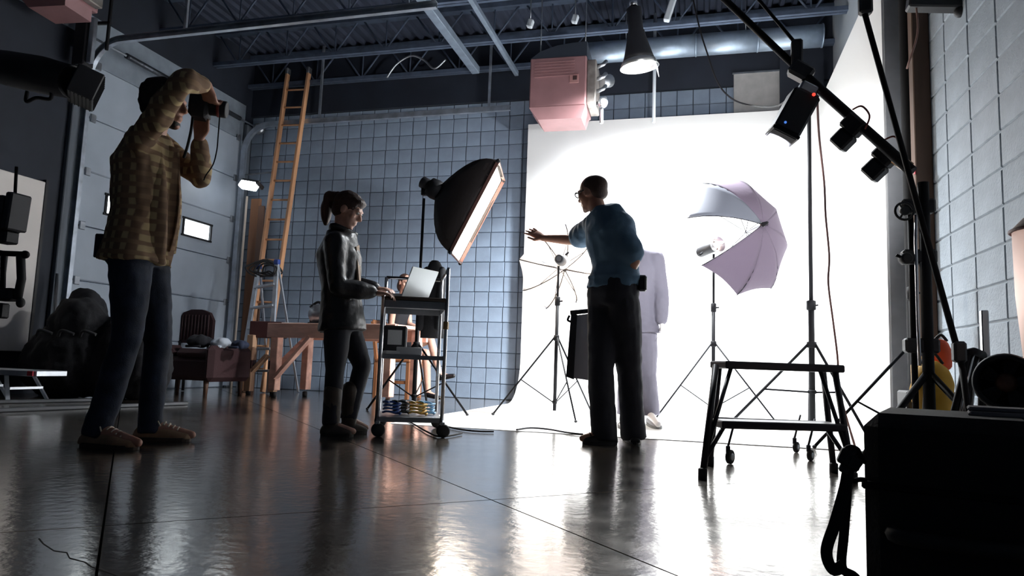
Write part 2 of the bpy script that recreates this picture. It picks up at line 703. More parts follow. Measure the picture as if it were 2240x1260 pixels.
# ---- overhead door
DOORM = mat('white_door_skin', (0.40, 0.455, 0.53), 0.42, var=0.08, scale=2, bump=0.05, bscale=60)
door = sempty('door_1', (XL, 7.41, 0))
PANE = mat('daylit_pane', (0.9, 0.95, 1.0), 0.2, emit=3.0, ecol=(0.85, 0.95, 1.0))
y0, y1 = 6.03, 8.79
for k in range(6):
    z0 = k * 0.61
    p = MB()
    wins = [(6.44, 6.96), (7.70, 8.24)] if k == 3 else []
    zA, zB = z0 + 0.004, z0 + 0.606
    if not wins:
        p.box((XL - 0.02, (y0 + y1) / 2, (zA + zB) / 2), (0.05, y1 - y0, zB - zA), None, 0.012)
    else:
        w0, w1 = 2.02, 2.25
        p.box((XL - 0.02, (y0 + y1) / 2, (zA + w0) / 2), (0.05, y1 - y0, w0 - zA))
        p.box((XL - 0.02, (y0 + y1) / 2, (w1 + zB) / 2), (0.05, y1 - y0, zB - w1))
        ed = [y0] + [q for w in wins for q in w] + [y1]
        for a in range(0, len(ed), 2):
            p.box((XL - 0.02, (ed[a] + ed[a + 1]) / 2, (w0 + w1) / 2), (0.05, ed[a + 1] - ed[a], w1 - w0))
    pan = p.build('door_panel', DOORM, door)
    for a, c in wins:
        f = MB()
        for (yy, zz, sy, sz) in (((a + c) / 2, w0, c - a + .05, .025), ((a + c) / 2, w1, c - a + .05, .025), (a, (w0 + w1) / 2, .025, w1 - w0), (c, (w0 + w1) / 2, .025, w1 - w0)):
            f.box((XL + 0.008, yy, zz), (0.03, sy, sz))
        f.build('window_frame', BLACKP, pan)
        MB().box((XL - 0.02, (a + c) / 2, (w0 + w1) / 2), (0.008, c - a, w1 - w0)).build('pane', PANE, pan)
    for yy in (y0 + 0.12, (y0 + y1) / 2, y1 - 0.12):
        MB().box((XL + 0.015, yy, zB), (0.022, 0.07, 0.09), None, 0.004).build('hinge', STEEL, pan)


def track(yc, sgn):
    zc, R = 3.45, 0.40
    pth = [V((XL + 0.09, yc, 0.03)), V((XL + 0.09, yc, zc))]
    for a in range(1, 13):
        an = PI / 2 * a / 12
        pth.append(V((XL + 0.09 + R - R * math.cos(an), yc, zc + R * math.sin(an))))
    pth.append(V((-2.45, yc, zc + R + 0.02)))
    # C-channel section extruded along the path
    sec = [(-0.035, -0.025), (-0.035, 0.025), (0.035, 0.025), (0.035, -0.025), (0.027, -0.025), (0.027, 0.018), (-0.027, 0.018), (-0.027, -0.025)]
    rings = []
    for i, p in enumerate(pth):
        t = (pth[min(i + 1, len(pth) - 1)] - pth[max(i - 1, 0)]).normalized()
        nrm = V((t.z, 0, -t.x))
        rings.append([p + nrm * a + V((0, sgn * bq, 0)) for a, bq in sec])
    q = MB().loft(rings, smooth=False)
    q.build('track', GALV, door)
    MB().beam((XL + 1.3, yc, zc + R + .05), (XL + 1.3, yc, ZC - .02), 0.03, 0.03).build('track_hanger', GALV, door)
    MB().beam((-2.75, yc, zc + R + .05), (-2.75, yc, ZC - .02), 0.03, 0.03).build('track_hanger', GALV, door)


track(5.97, 1)
track(8.72, -1)
for yc in (5.9, 8.85):
    MB().box((XL + 0.03, yc, 1.95), (0.06, 0.12, 3.9), None, 0.008).build('jamb', mat('grey_jamb', (0.12, 0.14, 0.17), 0.6, var=0.3, stretch=(1, 1, .1)), door)
MB().tube([(XL + 0.18, 5.8, 3.86), (XL + 0.18, 8.9, 3.86)], 0.013, 8).build('shaft', GALV, door)
for a, c in ((6.35, 7.2), (7.6, 8.45)):
    pts = []
    nn = 60
    MB().tube([(XL + 0.18, a, 3.86), (XL + 0.18, c, 3.86)], 0.032, 12).build('torsion_spring', mat('spring_steel', (0.10, 0.11, 0.13), 0.4, 0.8, bump=1.0, bscale=60, stretch=(.01, 1, .01)), door)
for yc in (5.8, 8.9):
    MB().lathe([(0.05, 0), (0.05, 0.02), (0.085, 0.03), (0.085, 0.09), (0.05, 0.1)], (XL + 0.18, yc - 0.05, 3.86), (0, 1, 0), 16).build('cable_drum', STEEL, door)

# ---- cyclorama: white cove of floor, back and right wings
CYCM = mat('white_cove_paint', (0.86, 0.86, 0.85), 0.45, bump=0.03, bscale=20)
CX0, CX1, CY0, CY1, CH, CR = -2.19, 1.34, 4.85, 8.7, 3.62, 0.55
plan = []
nx = 14
for k in range(nx + 1):
    plan.append((V((CX0 + (CX1 - CR - CX0) * k / nx, CY1)), V((0, -1))))
for k in range(1, 13):
    a = PI / 2 * k / 12
    plan.append((V((CX1 - CR + CR * math.sin(a), CY1 - CR + CR * math.cos(a))), V((-math.sin(a), -math.cos(a)))))
for k in range(1, 9):
    plan.append((V((CX1, CY1 - CR - (CY1 - CR - 5.66) * k / 8)), V((-1, 0))))
P, Q = [], []
nwing = 8
for i, (p, n) in enumerate(plan):
    k = i - (len(plan) - 1 - nwing)
    rad = CR if k <= 0 else CR + (0.03 - CR) * min(1, k / 5)
    col_ = []
    for q in range(13):
        a = PI / 2 * q / 12
        d, z = rad - rad * math.sin(a), 0.002 + rad - rad * math.cos(a)
        col_.append(V((p.x + n.x * d, p.y + n.y * d, z)))
    col_ += [V((p.x, p.y, z)) for z in (1.5, 2.5, CH)]
    P.append(col_)
    Q.append([V((p.x - n.x * 0.05, p.y - n.y * 0.05, z)) for z in (0.0, CH)])
mb = MB().grid(P)
mb.grid(Q)
ni, nj = len(P), len(P[0])
mb.grid([[P[i][-1], Q[i][1]] for i in range(ni)])
for i in (0, ni - 1):
    ring = P[i] + [Q[i][1], Q[i][0]]
    mb.add(ring, [tuple(range(len(ring)))])
edge = [p[0] for p in P]
poly = [V((CX0, CY0, 0.002)), V((edge[-1].x, CY0, 0.002))] + edge[::-1]
mb.add(poly, [tuple(range(len(poly)))])
rim_ = [V((CX0, edge[0].y, 0)), V((CX0, CY0, 0)), V((edge[-1].x, CY0, 0))]
mb.add([rim_[0], rim_[1], rim_[1] + V((0, 0, .006)), rim_[0] + V((0, 0, .002))], [(0, 1, 2, 3)])
mb.add([rim_[1], rim_[2], rim_[2] + V((0, 0, .006)), rim_[1] + V((0, 0, .002))], [(0, 1, 2, 3)])
cyc = mb.build('seamless_cove', CYCM, fix=True)
tag(cyc, 'tall glossy white photo cove curving from the floor up the back wall', 'backdrop')
# its wing's grey end face against the block wall
struct(MB().box(((CX1 + 0.012 + XR) / 2, 5.66 + 0.04, 1.95), (XR - CX1 - 0.012, 0.09, 3.9), None, 0.004).build('trim_9', mat('grey_end_board', (0.40, 0.41, 0.43), 0.7, var=0.1)))

# ================================================================== EQUIPMENT
def light_stand(name, label, x, y, ztop, zcol=0.75, spread=0.5, rot=0.0, r=0.016, m=None, cat='light stand', zlow=0.12, angs=(0, 120, 240), z0=0.006, feet=None):
    m = m or BLACK
    t = thing(name, label, cat, (x, y, 0))
    MB().tube([(x, y, z0 + 0.06), (x, y, zcol + 0.35)], r * 1.25, 12).build('lower_column', m, t)
    MB().tube([(x, y, zcol + 0.33), (x, y, ztop)], r * 0.85, 12).build('upper_column', m, t)
    MB().lathe([(r * 1.3, 0), (r * 2.0, .005), (r * 2.0, .05), (r * 1.3, .055)], (x, y, zcol - .03), (0, 0, 1), 14).build('leg_collar', m, t)
    c = MB().lathe([(r * 1.3, 0), (r * 1.9, .005), (r * 1.9, .08), (r * 1.2, .085)], (x, y, zcol + .29), (0, 0, 1), 14).build('clamp_collar', m, t)
    MB().tube([(x + r, y, zcol + .33), (x + r + .035, y - .01, zcol + .335)], 0.007, 8).build('knob', m, c)
    MB().lathe([(r * 1.2, 0), (r * 1.7, .005), (r * 1.7, .03), (r * 1.2, .035)], (x, y, z0 + zlow), (0, 0, 1), 14).build('brace_collar', m, t)
    for k, a in enumerate(angs):
        an = math.radians(a + rot)
        d = V((math.cos(an), math.sin(an), 0))
        p0 = V((x, y, zcol)) + d * r * 1.6
        p1 = V((x, y, z0 + 0.012)) + d * spread
        if feet and feet[k]:
            p1 = V(feet[k])
        MB().tube([p0, p1], r * 0.62, 8).build('leg', m, t)
        q = p0.lerp(p1, 0.55)
        MB().tube([V((x, y, z0 + zlow + .015)) + d * r * 1.3, q], r * 0.4, 6).build('brace', m, t)
        MB().ell(p1, (0.014, 0.014, 0.012)).build('rubber_foot', RUBBER, t)
    return t


def strobe(name, label, head, aim, power, color, L=0.30, r=0.065, refl=0.09, rl=0.10, angle=110, soft=0.06, glow=20, cat='studio light'):
    """monolight: body, vents, reflector bowl, glowing dome, yoke"""
    h = V(head)
    a = (V(aim) - h).normalized()
    t = thing(name, label, cat, h)
    MB().lathe([(r * .8, -L), (r, -L + .015), (r, 0), (r * .85, .01)], h, a, 20).build('housing', BLACKP, t)
    MB().lathe([(r * .5, -L - .012), (r * .5, -L)], h, a, 16).build('control_panel', mat('dark_panel', (.05, .05, .055), .5), t)
    MB().lathe([(r * .8, 0), (refl, rl), (refl + .004, rl), (refl + .004, rl - .01), (r * .86, -.004)], h, a, 24, caps=False).build('reflector', mat('reflector_bowl', (0.6, 0.6, 0.6), 0.3, 0.9), t)
    MB().ell(h + a * .012, (0.03, 0.03, 0.03)).build('flash_tube', mat('flash_tube_glow_%s' % name, (1, 1, 1), 0.3, emit=glow, ecol=color), t)
    MB().tube([h - a * L * .5 + a.orthogonal() * r, h - a * L * .5 + a.orthogonal() * (r + .03)], .01, 8).build('tilt_knob', BLACK, t)
    s = spot(name + '_light', h + a * (rl * .6), aim, power, color, angle, 0.5, soft)
    s.parent = t
    s.location = s.location - h
    return t


# ---- left softbox on its stand
A = at(1090, 352, 5.9); B = at(985, 552, 5.9); D = at(1102, 395, 6.55); C = at(1018, 558, 6.42)
C = B + (D - A)  # true rectangle
cen = (A + B + C + D) / 4
nrm = (D - A).cross(B - A).normalized()
apex = at(948, 412, 6.15)
if (cen - apex).dot(nrm) < 0:
    nrm = -nrm
sb = thing('softbox', 'large black rectangular softbox with glowing white face beside block wall', 'softbox', (apex.x, apex.y, 1.3))
rim = [A, B, C, D]


def shell(k0, k1):
    pa, pb = rim[k0], rim[k1]
    rows_ = []
    for i in range(9):
        t = i / 8
        # convex rod bow between apex ring and rim
        row = []
        for j in range(7):
            q = pa.lerp(pb, j / 6)
            ring = apex + (q - apex).normalized() * 0.09
            p = ring.lerp(q, t)
            out = (q - cen); out = out - nrm * out.dot(nrm)
            out.normalize()
            sag = -0.03 * math.sin(PI * j / 6) * math.sin(PI * t * .9)
            p = p + out * (0.13 * math.sin(PI * t) ** 0.9 + sag)
            row.append(p)
        rows_.append(row)
    return rows_


SBOX = mat('softbox_black_cloth', (0.010, 0.006, 0.006), 0.8, bump=0.2, bscale=60)
for k in range(4):
    MB().grid(shell(k, (k + 1) % 4), th=nrm * 0.004).build('side_panel', SBOX, sb)
ins = [p.lerp(cen, 0.03) - nrm * 0.03 for p in rim]
MB().prism(ins, nrm * 0.006).build('diffuser', mat('softbox_diffuser', (0.95, 0.93, 0.9), 0.6, emit=20.0, ecol=(1.0, 0.86, 0.70)), sb)
for k in range(4):
    a_, b_ = rim[k], rim[(k + 1) % 4]
    MB().beam(a_, b_, 0.010, 0.03, nrm).build('rim_edge', mat('rim_binding', (0.06, 0.02, 0.015), 0.7), sb)
    MB().ell(a_, (.02, .02, .02)).build('rod_tip', BLACK, sb)
MB().lathe([(0.05, -0.05), (0.09, -.04), (0.1, .02), (0.09, .09)], apex, (cen - apex), 18).build('speed_ring', BLACK, sb)
ax = (cen - apex).normalized()
MB().lathe([(0.04, -.14), (0.058, -.13), (0.058, -.03), (0.05, -.02)], apex, ax, 18).build('lamp_head', BLACKP, sb)
base = V((apex.x - ax.x * .1, apex.y - ax.y * .1, 0))
MB().box(apex - ax * .1 + V((0, 0, -.05)), (0.05, 0.05, 0.14), None, .006).build('tilt_bracket', BLACK, sb)
light_stand('light_stand', 'black stand carrying the large softbox behind the trolley', base.x, base.y, apex.z - .1, 0.62, 0.62, 0, 0.016,
            feet=[V((-1.97, 5.97, .012)), V((-2.95, 6.0, .012)), None], angs=(-15, 195, 100))

# black jacket hung on that stand
jk = thing('black_jacket', 'black jacket hanging from the softbox stand behind the laptop', 'jacket', (base.x, base.y, 0))
jm = MB()
jc = V((base.x + 0.17, base.y - 0.07, 0))
rings = []
for z, w, d in ((1.40, .03, .03), (1.38, .05, .05), (1.31, .085, .06), (1.1, .10, .075), (0.85, .11, .08), (0.68, .11, .08)):
    rings.append([V((jc.x + w * math.cos(a) * (1 + .06 * math.sin(5 * a)), jc.y + d * math.sin(a), z)) for a in [2 * PI * k / 28 for k in range(28)]])
jm.loft(rings[::-1])
jm.build('body', BLACKF, jk)
for s in (-1, 1):
    MB().chain([jc + V((s * .07, 0, 1.30)), jc + V((s * .09, -.05, 1.05)), jc + V((s * .09, -.06, .78))], [.045, .042, .038]).build('sleeve', BLACKF, jk)


# ---- umbrellas
def umbrella(name, label, cen_, axis, R, depth, rot, skip=(), mats=None, n=8, shaft=0.55, drop=()):
    a = V(axis).normalized()
    x = (V((0, 0, 1)) - a * a.z).normalized()
    y = a.cross(x)
    t = thing(name, label, 'umbrella', V(cen_))
    hub = V(cen_) + a * depth

    def pt(an, s):
        # s 0 hub .. 1 rim
        rr = R * math.sin(s * 1.25) / math.sin(1.25)
        hh = depth * (math.cos(s * 1.25) - math.cos(1.25)) / (1 - math.cos(1.25))
        return V(cen_) + a * hh + (x * math.cos(an) + y * math.sin(an)) * rr
    for k in range(n):
        a0 = rot + 2 * PI * k / n
        a1 = rot + 2 * PI * (k + 1) / n
        if k not in skip:
            rows_ = []
            for i in range(9):
                s = 0.03 + 0.97 * i / 8
                row = []
                for j in range(9):
                    u_ = j / 8
                    p0, p1 = pt(a0, s), pt(a1, s)
                    p = p0.lerp(p1, u_)
                    # taut cloth, scalloped hem
                    arc = pt(a0 + (a1 - a0) * u_, s)
                    p = p.lerp(arc, 0.15) - (p - hub) * 0.05 * math.sin(PI * u_) * s
                    row.append(p)
                rows_.append(row)
            MB().grid(rows_, th=a * 0.0015).build('cloth_panel', (mats[k] if mats else WHITEC), t)
        MB().tube([pt(a0, s / 10) - a * .004 for s in range(11)], 0.0045, 6).build('rib', BLACK, t)
        MB().tube([V(cen_) + a * depth * .35, pt(a0, .55) - a * .005], 0.003, 6).build('stretcher', BLACK, t)
    MB().tube([hub + a * .04, hub - a * shaft], 0.006, 8).build('shaft', STEEL, t)
    MB().lathe([(.006, .06), (.012, .05), (.02, .0), (.014, -.02)], hub, a, 12).build('hub_cap', BLACK, t)
    return t


# right umbrella, hub turned towards the viewer, one panel missing
vd = at(1620, 510, 6.5) - CAM
vd.normalize()
uax = (-vd * 0.72 + _r * 0.58 + _u * 0.26).normalized()
u2c = at(1613, 516, 6.45)
um2 = umbrella('reflector_umbrella', 'mauve-shaded white photo umbrella with one open panel in front of cove', u2c, uax, 0.56, 0.30, math.radians(-10), skip=(2,), mats=[SHADEC, UMBW, UMBW, SHADEC, SHADEC, SHADEC, SHADEC, SHADEC], shaft=0.62)
hd2 = u2c - uax * 0.30
strobe('studio_light', 'small black strobe firing into the mauve-shaded umbrella', hd2, u2c + uax * .3, 22, (1.0, 0.62, 0.50), L=0.2, r=0.05, refl=0.07, rl=.07, angle=120)
light_stand('light_stand', 'thin black stand under the mauve-shaded umbrella', hd2.x - .0, hd2.y + .07, hd2.z - .06, 0.72, 0.62, 0, 0.013, angs=(215, 330, 90))

# left umbrella near the man, seen from its lamp side
u1c = at(1216, 583, 6.6)
um1 = umbrella('shoot_through_umbrella', 'white glowing photo umbrella behind the outstretched arm', u1c, V((0.25, 0.95, -0.02)), 0.42, 0.20, math.radians(12), shaft=0.5)
hd1 = at(1229, 572, 6.32)
strobe('studio_light', 'small strobe on thin stand firing into the white umbrella', hd1, u1c + V((0.1, .4, 0)), 80, (1.0, 0.78, 0.56), L=0.16, r=0.045, refl=0.06, rl=.06, angle=125)
st1 = V((hd1.x - .02, hd1.y - .05, 0))
light_stand('light_stand', 'thin stand holding the white umbrella left of the man', st1.x, st1.y, hd1.z - .05, 0.72, 0.55, 0, 0.013, angs=(195, 300, 60))

# tall stand right of the cove
ts = at(1776, 800, 6.4)
light_stand('light_stand', 'tall black stand with wide legs in front of the cove', ts.x, ts.y, 2.95, 0.72, 0.74, 0, 0.020, angs=(200, -30, 95), zlow=0.30, feet=[None, V((1.27, 6.1, .018)), V((ts.x + .05, 6.95, .018))])
# cross bars of that stand
# hanging overhead lamp
hl = at(1396, 118, 6.9)
ol = thing('overhead_lamp', 'black overhead strobe with bright reflector hanging above the cove', 'studio light', (hl.x, hl.y, hl.z))
dn = V((0.10, 0.10, -1)).normalized()
MB().lathe([(0.055, -.48), (0.075, -.47), (0.075, -.25), (0.085, -.23), (0.092, -.18), (0.145, .02), (0.165, .08)], hl, dn, 24).build('housing', BLACKP, ol)
MB().lathe([(0.165, .08), (0.195, .14), (0.198, .14), (0.170, .075)], hl, dn, 24, caps=False).build('reflector', mat('reflector_bowl', (.6, .6, .6), .3, .9), ol)
MB().lathe([(0.001, .086), (0.165, .088), (0.165, .10), (0.001, .105)], hl, dn, 24).build('glowing_face', mat('lamp_face', (1, 1, 1), 0.4, emit=28, ecol=(0.95, 0.97, 1.0)), ol)
MB().tube([hl - dn * .48, V((hl.x - dn.x * .48, hl.y - dn.y * .48, 4.98))], 0.02, 10).build('hanging_pole', BLACK, ol)
MB().lathe([(0.03, -.05), (0.045, -.04), (0.045, .02), (0.03, .03)], hl - dn * .52, dn, 14).build('clamp', CHROME, ol)
# barn door flap
fa = hl + dn * .1
MB().prism([fa + V((.15, -.1, .02)), fa + V((.15, .1, .02)), fa + V((.19, .13, -.1)), fa + V((.19, -.13, -.1))], (.004, 0, 0)).build('barn_door', STEEL, ol)
s = spot('overhead_lamp_light', hl + dn * .16, (-.42, 7.6, .3), 1750, (0.93, 0.97, 1.0), 165, 1.0, 0.15)
s.parent = ol; s.location = s.location - hl

# ---- big boom rig on the right
rg = V((1.02, 3.75, 0))
bt = thing('boom_stand', 'heavy black boom stand with twin columns beside block wall', 'boom stand', (rg.x, rg.y, 0))
topz = at(2005, 400, rg.y).z
pc = at(2026, 640, rg.y)
MB().tube([V((pc.x, rg.y, 0.25)), V((pc.x, rg.y, topz))], 0.026, 14).build('main_column', BLACK, bt)
pc2 = at(1996, 640, rg.y + .05)
MB().tube([V((pc2.x, rg.y + .05, 0.30)), V((pc2.x, rg.y + .05, topz - .1))], 0.015, 12).build('rear_column', BLACK, bt)
for z in (1.30, 1.05, 0.62):
    MB().box(((pc.x + pc2.x) / 2, rg.y + .02, z), (0.15, 0.07, 0.07), None, .01).build('bracket', BLACKP, bt)
hw = at(1978, 462, rg.y - .04)
wh = MB().tube([hw + V((.042 * math.cos(a), .008 * math.cos(a), .042 * math.sin(a))) for a in [2 * PI * k / 24 for k in range(24)]], .006, 8, closed=True).build('hand_wheel', RUBBER, bt)
MB().lathe([(.02, -.012), (.022, 0), (.02, .015)], hw, (0.2, -1, 0), 14).build('wheel_hub', RUBBER, wh)
for k in range(3):
    an = 2 * PI * k / 3
    MB().tube([hw, hw + V((.042 * math.cos(an), .008 * math.cos(an), .042 * math.sin(an)))], .005, 6).build('spoke', RUBBER, wh)
MB().lathe([(0.022, -.02), (0.028, -.015), (0.028, .02), (0.02, .028)], at(1980, 566, rg.y - .04), (0.2, -1, 0), 18).build('lock_knob', RUBBER, bt)
MB().tube([at(1960, 558, rg.y - .05), at(1984, 568, rg.y - .05)], 0.008, 8).build('lock_lever', BLACK, bt)
MB().tube([at(2004, 470, rg.y - .06), at(2003, 530, rg.y - .06), at(2008, 700, rg.y - .06), at(2012, 800, rg.y - .06)], 0.008, 8).build('cable_tube', CHROME, bt)
for an in (205, 320, 80):
    d = V((math.cos(math.radians(an)), math.sin(math.radians(an)), 0))
    MB().tube([V((pc.x, rg.y, 0.50)), V((pc.x, rg.y, 0.02)) + d * 0.42], 0.016, 10).build('leg', BLACK, bt)
    MB().tube([V((pc.x, rg.y, 0.28)), V((pc.x, rg.y, 0.22)) + d * 0.22], 0.010, 8).build('brace', BLACK, bt)
    MB().ell(V((pc.x, rg.y, 0.02)) + d * 0.42, (.02, .02, .02)).build('rubber_foot', RUBBER, bt)

# upper boom arm with counter clamps
b0, b1 = at(1545, -40, 4.3), at(1995, 375, rg.y)
bo = thing('lighting_boom', 'thick black boom arm sloping up to the ceiling with clamps', 'boom arm', b1)
mid = at(1752, 158, 4.05)
MB().tube([b0, mid], 0.020, 12).build('upper_tube', BLACK, bo)
MB().tube([mid, b1], 0.027, 12).build('lower_tube', BLACK, bo)
MB().tube([at(1635, -30, 4.2), at(1738, 92, 4.08), mid], 0.010, 8).build('stay_rod', BLACK, bo)
MB().box(at(1743, 120, 4.05), (0.06, 0.06, 0.17), None, .01).build('riser_block', BLACKP, bo)
MB().box(mid, (0.13, 0.09, 0.09), Matrix.Rotation(.6, 3, 'Y'), .015).build('grip_head', BLACKP, bo)
dr = (b1 - mid).normalized()
Rb = basis(dr)
for px_, py_ in ((1868, 272), (1938, 338)):
    q = at(px_, py_, 3.9)
    c_ = MB().box(q + V((0, 0, -.005)), (0.12, 0.07, 0.09), Rb, .012).build('clamp_block', BLACKP, bo)
    MB().box(q + Rb @ V((0.02, 0, -.09)), (0.10, 0.07, 0.09), Rb, .01).build('counterweight', BLACKP, c_)
    w0 = q + Rb @ V((-.05, -.03, .05))
    MB().tube(smoothpath([w0, q + Rb @ V((-.02, -.04, .09)), q + Rb @ V((.05, -.04, .08)), q + Rb @ V((.08, -.03, .02))]), 0.005, 6).build('red_wire', mat('red_wire', (0.25, 0.06, 0.05), .5), c_)
MB().tube([at(1958, 345, 3.83), at(1990, 368, 3.83)], 0.03, 12).build('spring_collar', mat('brass_spring', (0.20, 0.09, 0.02), 0.4, 0.6), bo)

# strobe hung on the boom
hs = at(1762, 205, 4.0)
aim = at(1715, 290, 4.0)
ad = (aim - hs).normalized()
bs = thing('boom_strobe', 'black boxy strobe with red button clamped to the boom arm', 'studio light', hs)
Rs = basis(ad, (0.3, -1, 0.2))
MB().box(hs + ad * .135, (0.24, 0.15, 0.17), Rs, .012).build('housing', BLACKP, bs)
MB().box(hs + ad * .262, (0.02, 0.155, 0.175), Rs, .004).build('front_rim', BLACK, bs)
MB().box(hs + ad * .262 + ad * .012, (0.004, 0.13, 0.15), Rs).build('front_glass', mat('dark_filter_glass', (0.02, 0.02, 0.022), 0.9, spec=0.1), bs)
MB().ell(hs + ad * .02 + Rs @ V((0, 0.03, .088)), (.009, .009, .009)).build('red_button', mat('red_lamp', (.8, .03, .02), .3, emit=1.5, ecol=(1, .05, .03)), bs)
MB().ell(hs + ad * .22 + Rs @ V((0, -.03, .088)), (.007, .007, .007)).build('blue_button', mat('blue_lamp', (.05, .2, .8), .3, emit=.6, ecol=(.1, .3, 1)), bs)
MB().box(hs - ad * .02, (0.06, 0.10, 0.09), Rs, .01).build('mount', STEEL, bs)
MB().tube([hs - ad * .03, mid], 0.014, 8).build('mount_arm', BLACK, bs)
s = spot('boom_strobe_light', hs + ad * .29, (-.55, 8.7, 2.7), 420, (0.95, 0.97, 1.0), 100, 0.7, 0.07)
s.parent = bs; s.location = s.location - hs

# long pole crossing the rig
p0, p1 = at(1878, -20, 3.5), at(2104, 800, 3.35)
lp = thing('long_pole', 'long thin black pole leaning across the boom stand', 'pole', (p1.x, p1.y, p1.z))
MB().tube([p0, p1], 0.0135, 10).build('tube', BLACK, lp)
MB().box(at(1893, 12, 3.49), (0.06, 0.05, 0.09), None, .01).build('end_clamp', BLACKP, lp)
MB().box(at(2098, 770, 3.36), (0.05, 0.05, 0.09), None, .01).build('lower_grip', BLACKP, lp)
MB().tube([p1, V((p1.x + .05, p1.y, 0.005))], 0.0135, 10).build('lower_tube', BLACK, lp)

# second stand behind the rig, leg reaching left
q = at(1998, 757, 4.9)
light_stand('light_stand', 'black stand behind the boom rig with one leg reaching left', q.x, q.y, 1.3, q.z, 0.6, 0, 0.016, angs=(188, 290, 80), feet=[None, V((q.x + .08, q.y - .4, .012)), V((q.x + .1, q.y + .3, .012))])

# wooden post and black roll beside the cove's end board
struct(MB().box((1.505, 5.36, 1.77), (0.11, 0.10, 3.54), None, .006).build('trim_10', mat('brown_post', (0.13, 0.075, 0.05), 0.7, var=0.35, scale=5, stretch=(1, 1, .1))))
tag(MB().lathe([(0.001, 0), (0.05, 0), (0.052, .02), (0.052, 3.7), (0.04, 3.74), (0.001, 3.74)], (1.475, 5.52, 0), (0, 0, 1), 18).build('backdrop_roll', mat('matte_black_paper', (.006, .006, .007), .95)), 'tall black paper roll standing between the cove end and post', 'roll')
tag(MB().box((1.445, 5.31, 1.9), (0.006, 0.03, 0.05), None, .002).build('red_tag', mat('red_tape', (.5, .03, .05), .5)), 'small red tag stuck on the brown wooden post', 'tag')

# black wall bracket top right
wb = thing('wall_bracket', 'black bracket arm fixed high on the pale block wall', 'bracket', (XR, 4.72, 2.9))
k0, k1 = at(1985, 6, 4.72), at(2108, 8, 4.72)
MB().beam(k0, k1, .10, .09, bev=.01).build('arm', BLACKP, wb)
MB().beam(k1, V((XR, 4.72, k1.z)), .05, .05, bev=.005).build('mount', BLACKP, wb)
MB().ell(at(2100, 26, 4.7), (.035, .035, .035)).build('hook', BLACKP, wb)
tag(MB().tube(smoothpath([at(2004, 12, 4.7), at(2008, 60, 4.7), at(2002, 95, 4.72), at(1990, 130, 4.75), at(1984, 150, 4.8)]), 0.006, 6).build('hanging_cord', mat('pinkish_cord', (.30, .17, .14), .6)), 'short pink cord dangling from the black wall bracket', 'cord')

# ---- red unit heaters
REDM = mat('faded_red_enamel', (0.30, 0.155, 0.16), 0.55, var=0.12, scale=4)


def heater(name, label, c, yaw, s=1.0, flue=True):
    t = thing(name, label, 'heater', c)
    R = Matrix.Rotation(yaw, 3, 'Z')
    c = V(c)
    o = lambda x, y, z: c + R @ (V((x, y, z)) * s)
    MB().box(o(0, 0, 0.34), (0.62 * s, 0.5 * s, 0.56 * s), R, .012).build('casing', REDM, t)
    MB().prism([o(-.31, -.25, .06), o(.31, -.25, .06), o(.26, -.19, -.06), o(-.22, -.19, -.06)], R @ V((0, .4 * s, 0))).build('outlet_hood', REDM, t)
    for k in range(6):
        MB().box(o(-.04, -.258, .40 + .032 * k), (0.44 * s, 0.012 * s, 0.008 * s), R).build('louvre', REDM, t)
    MB().box(o(.18, -.256, .36), (0.10 * s, 0.01 * s, 0.10 * s), R, .003).build('rating_plate', mat('dull_pink_plate', (.40, .2, .19), .5), t)
    MB().box(o(.19, -.262, .365), (0.045 * s, 0.01 * s, 0.05 * s), R, .003).build('emblem', mat('dark_plate', (.06, .03, .03), .5), t)
    MB().box(o(.36, 0, .34), (0.10 * s, 0.4 * s, 0.5 * s), R, .01).build('side_box', mat('weathered_steel', (.30, .27, .25), .5, .6, var=.4), t)
    if flue:
        for k in range(4):
            z = .12 + .14 * k
            MB().tube([o(.41, -.1, z), o(.48, -.12, z + .02), o(.50, -.05, z + .08)], 0.022 * s, 8).build('gas_pipe', STEEL, t)
        m = MB().lathe([(.05 * s, -.03), (.055 * s, -.02), (.055 * s, .03), (.03 * s, .05)], o(.48, -.12, .12), R @ V((.3, -1, 0)), 14).build('valve', STEEL, t)
        MB().tube([o(.47, -.1, .10), o(.47, -.1, -.10)], 0.02 * s, 8).build('drip_leg', STEEL, t)
        MB().lathe([(.075 * s, 0), (.075 * s, .18)], o(.42, .1, .45), R @ V((0.4, .6, 0.3)), 14).build('blower', STEEL, t)
    # curved top hood
    prf = [(-.31, .62), (-.2, .70), (-.02, .755), (.16, .775), (.31, .78), (.31, .62)]
    MB().prism([o(x, -.24, z) for x, z in prf], R @ V((0, .46 * s, 0))).build('top_hood', mat('dark_hood', (.05, .06, .08), .5, .4), t)
    for x in (-.25, .26):
        MB().tube([o(x, 0, .62), V((o(x, 0, 0).x, o(x, 0, 0).y, 4.95))], 0.007, 6).build('hanger_rod', STEEL, t)
    return t


hc = at(1224, 262, 7.4)
heater('unit_heater', 'faded red unit heater hung above the left edge of white cove', (hc.x, 7.45, hc.z + .02), 0.03)
h2 = at(120, 32, 5.2)
heater('unit_heater', 'dusky red unit heater hung near the corner over the wall opening', (h2.x - .02, 5.25, h2.z + .08), 0.10, 0.85, flue=False)

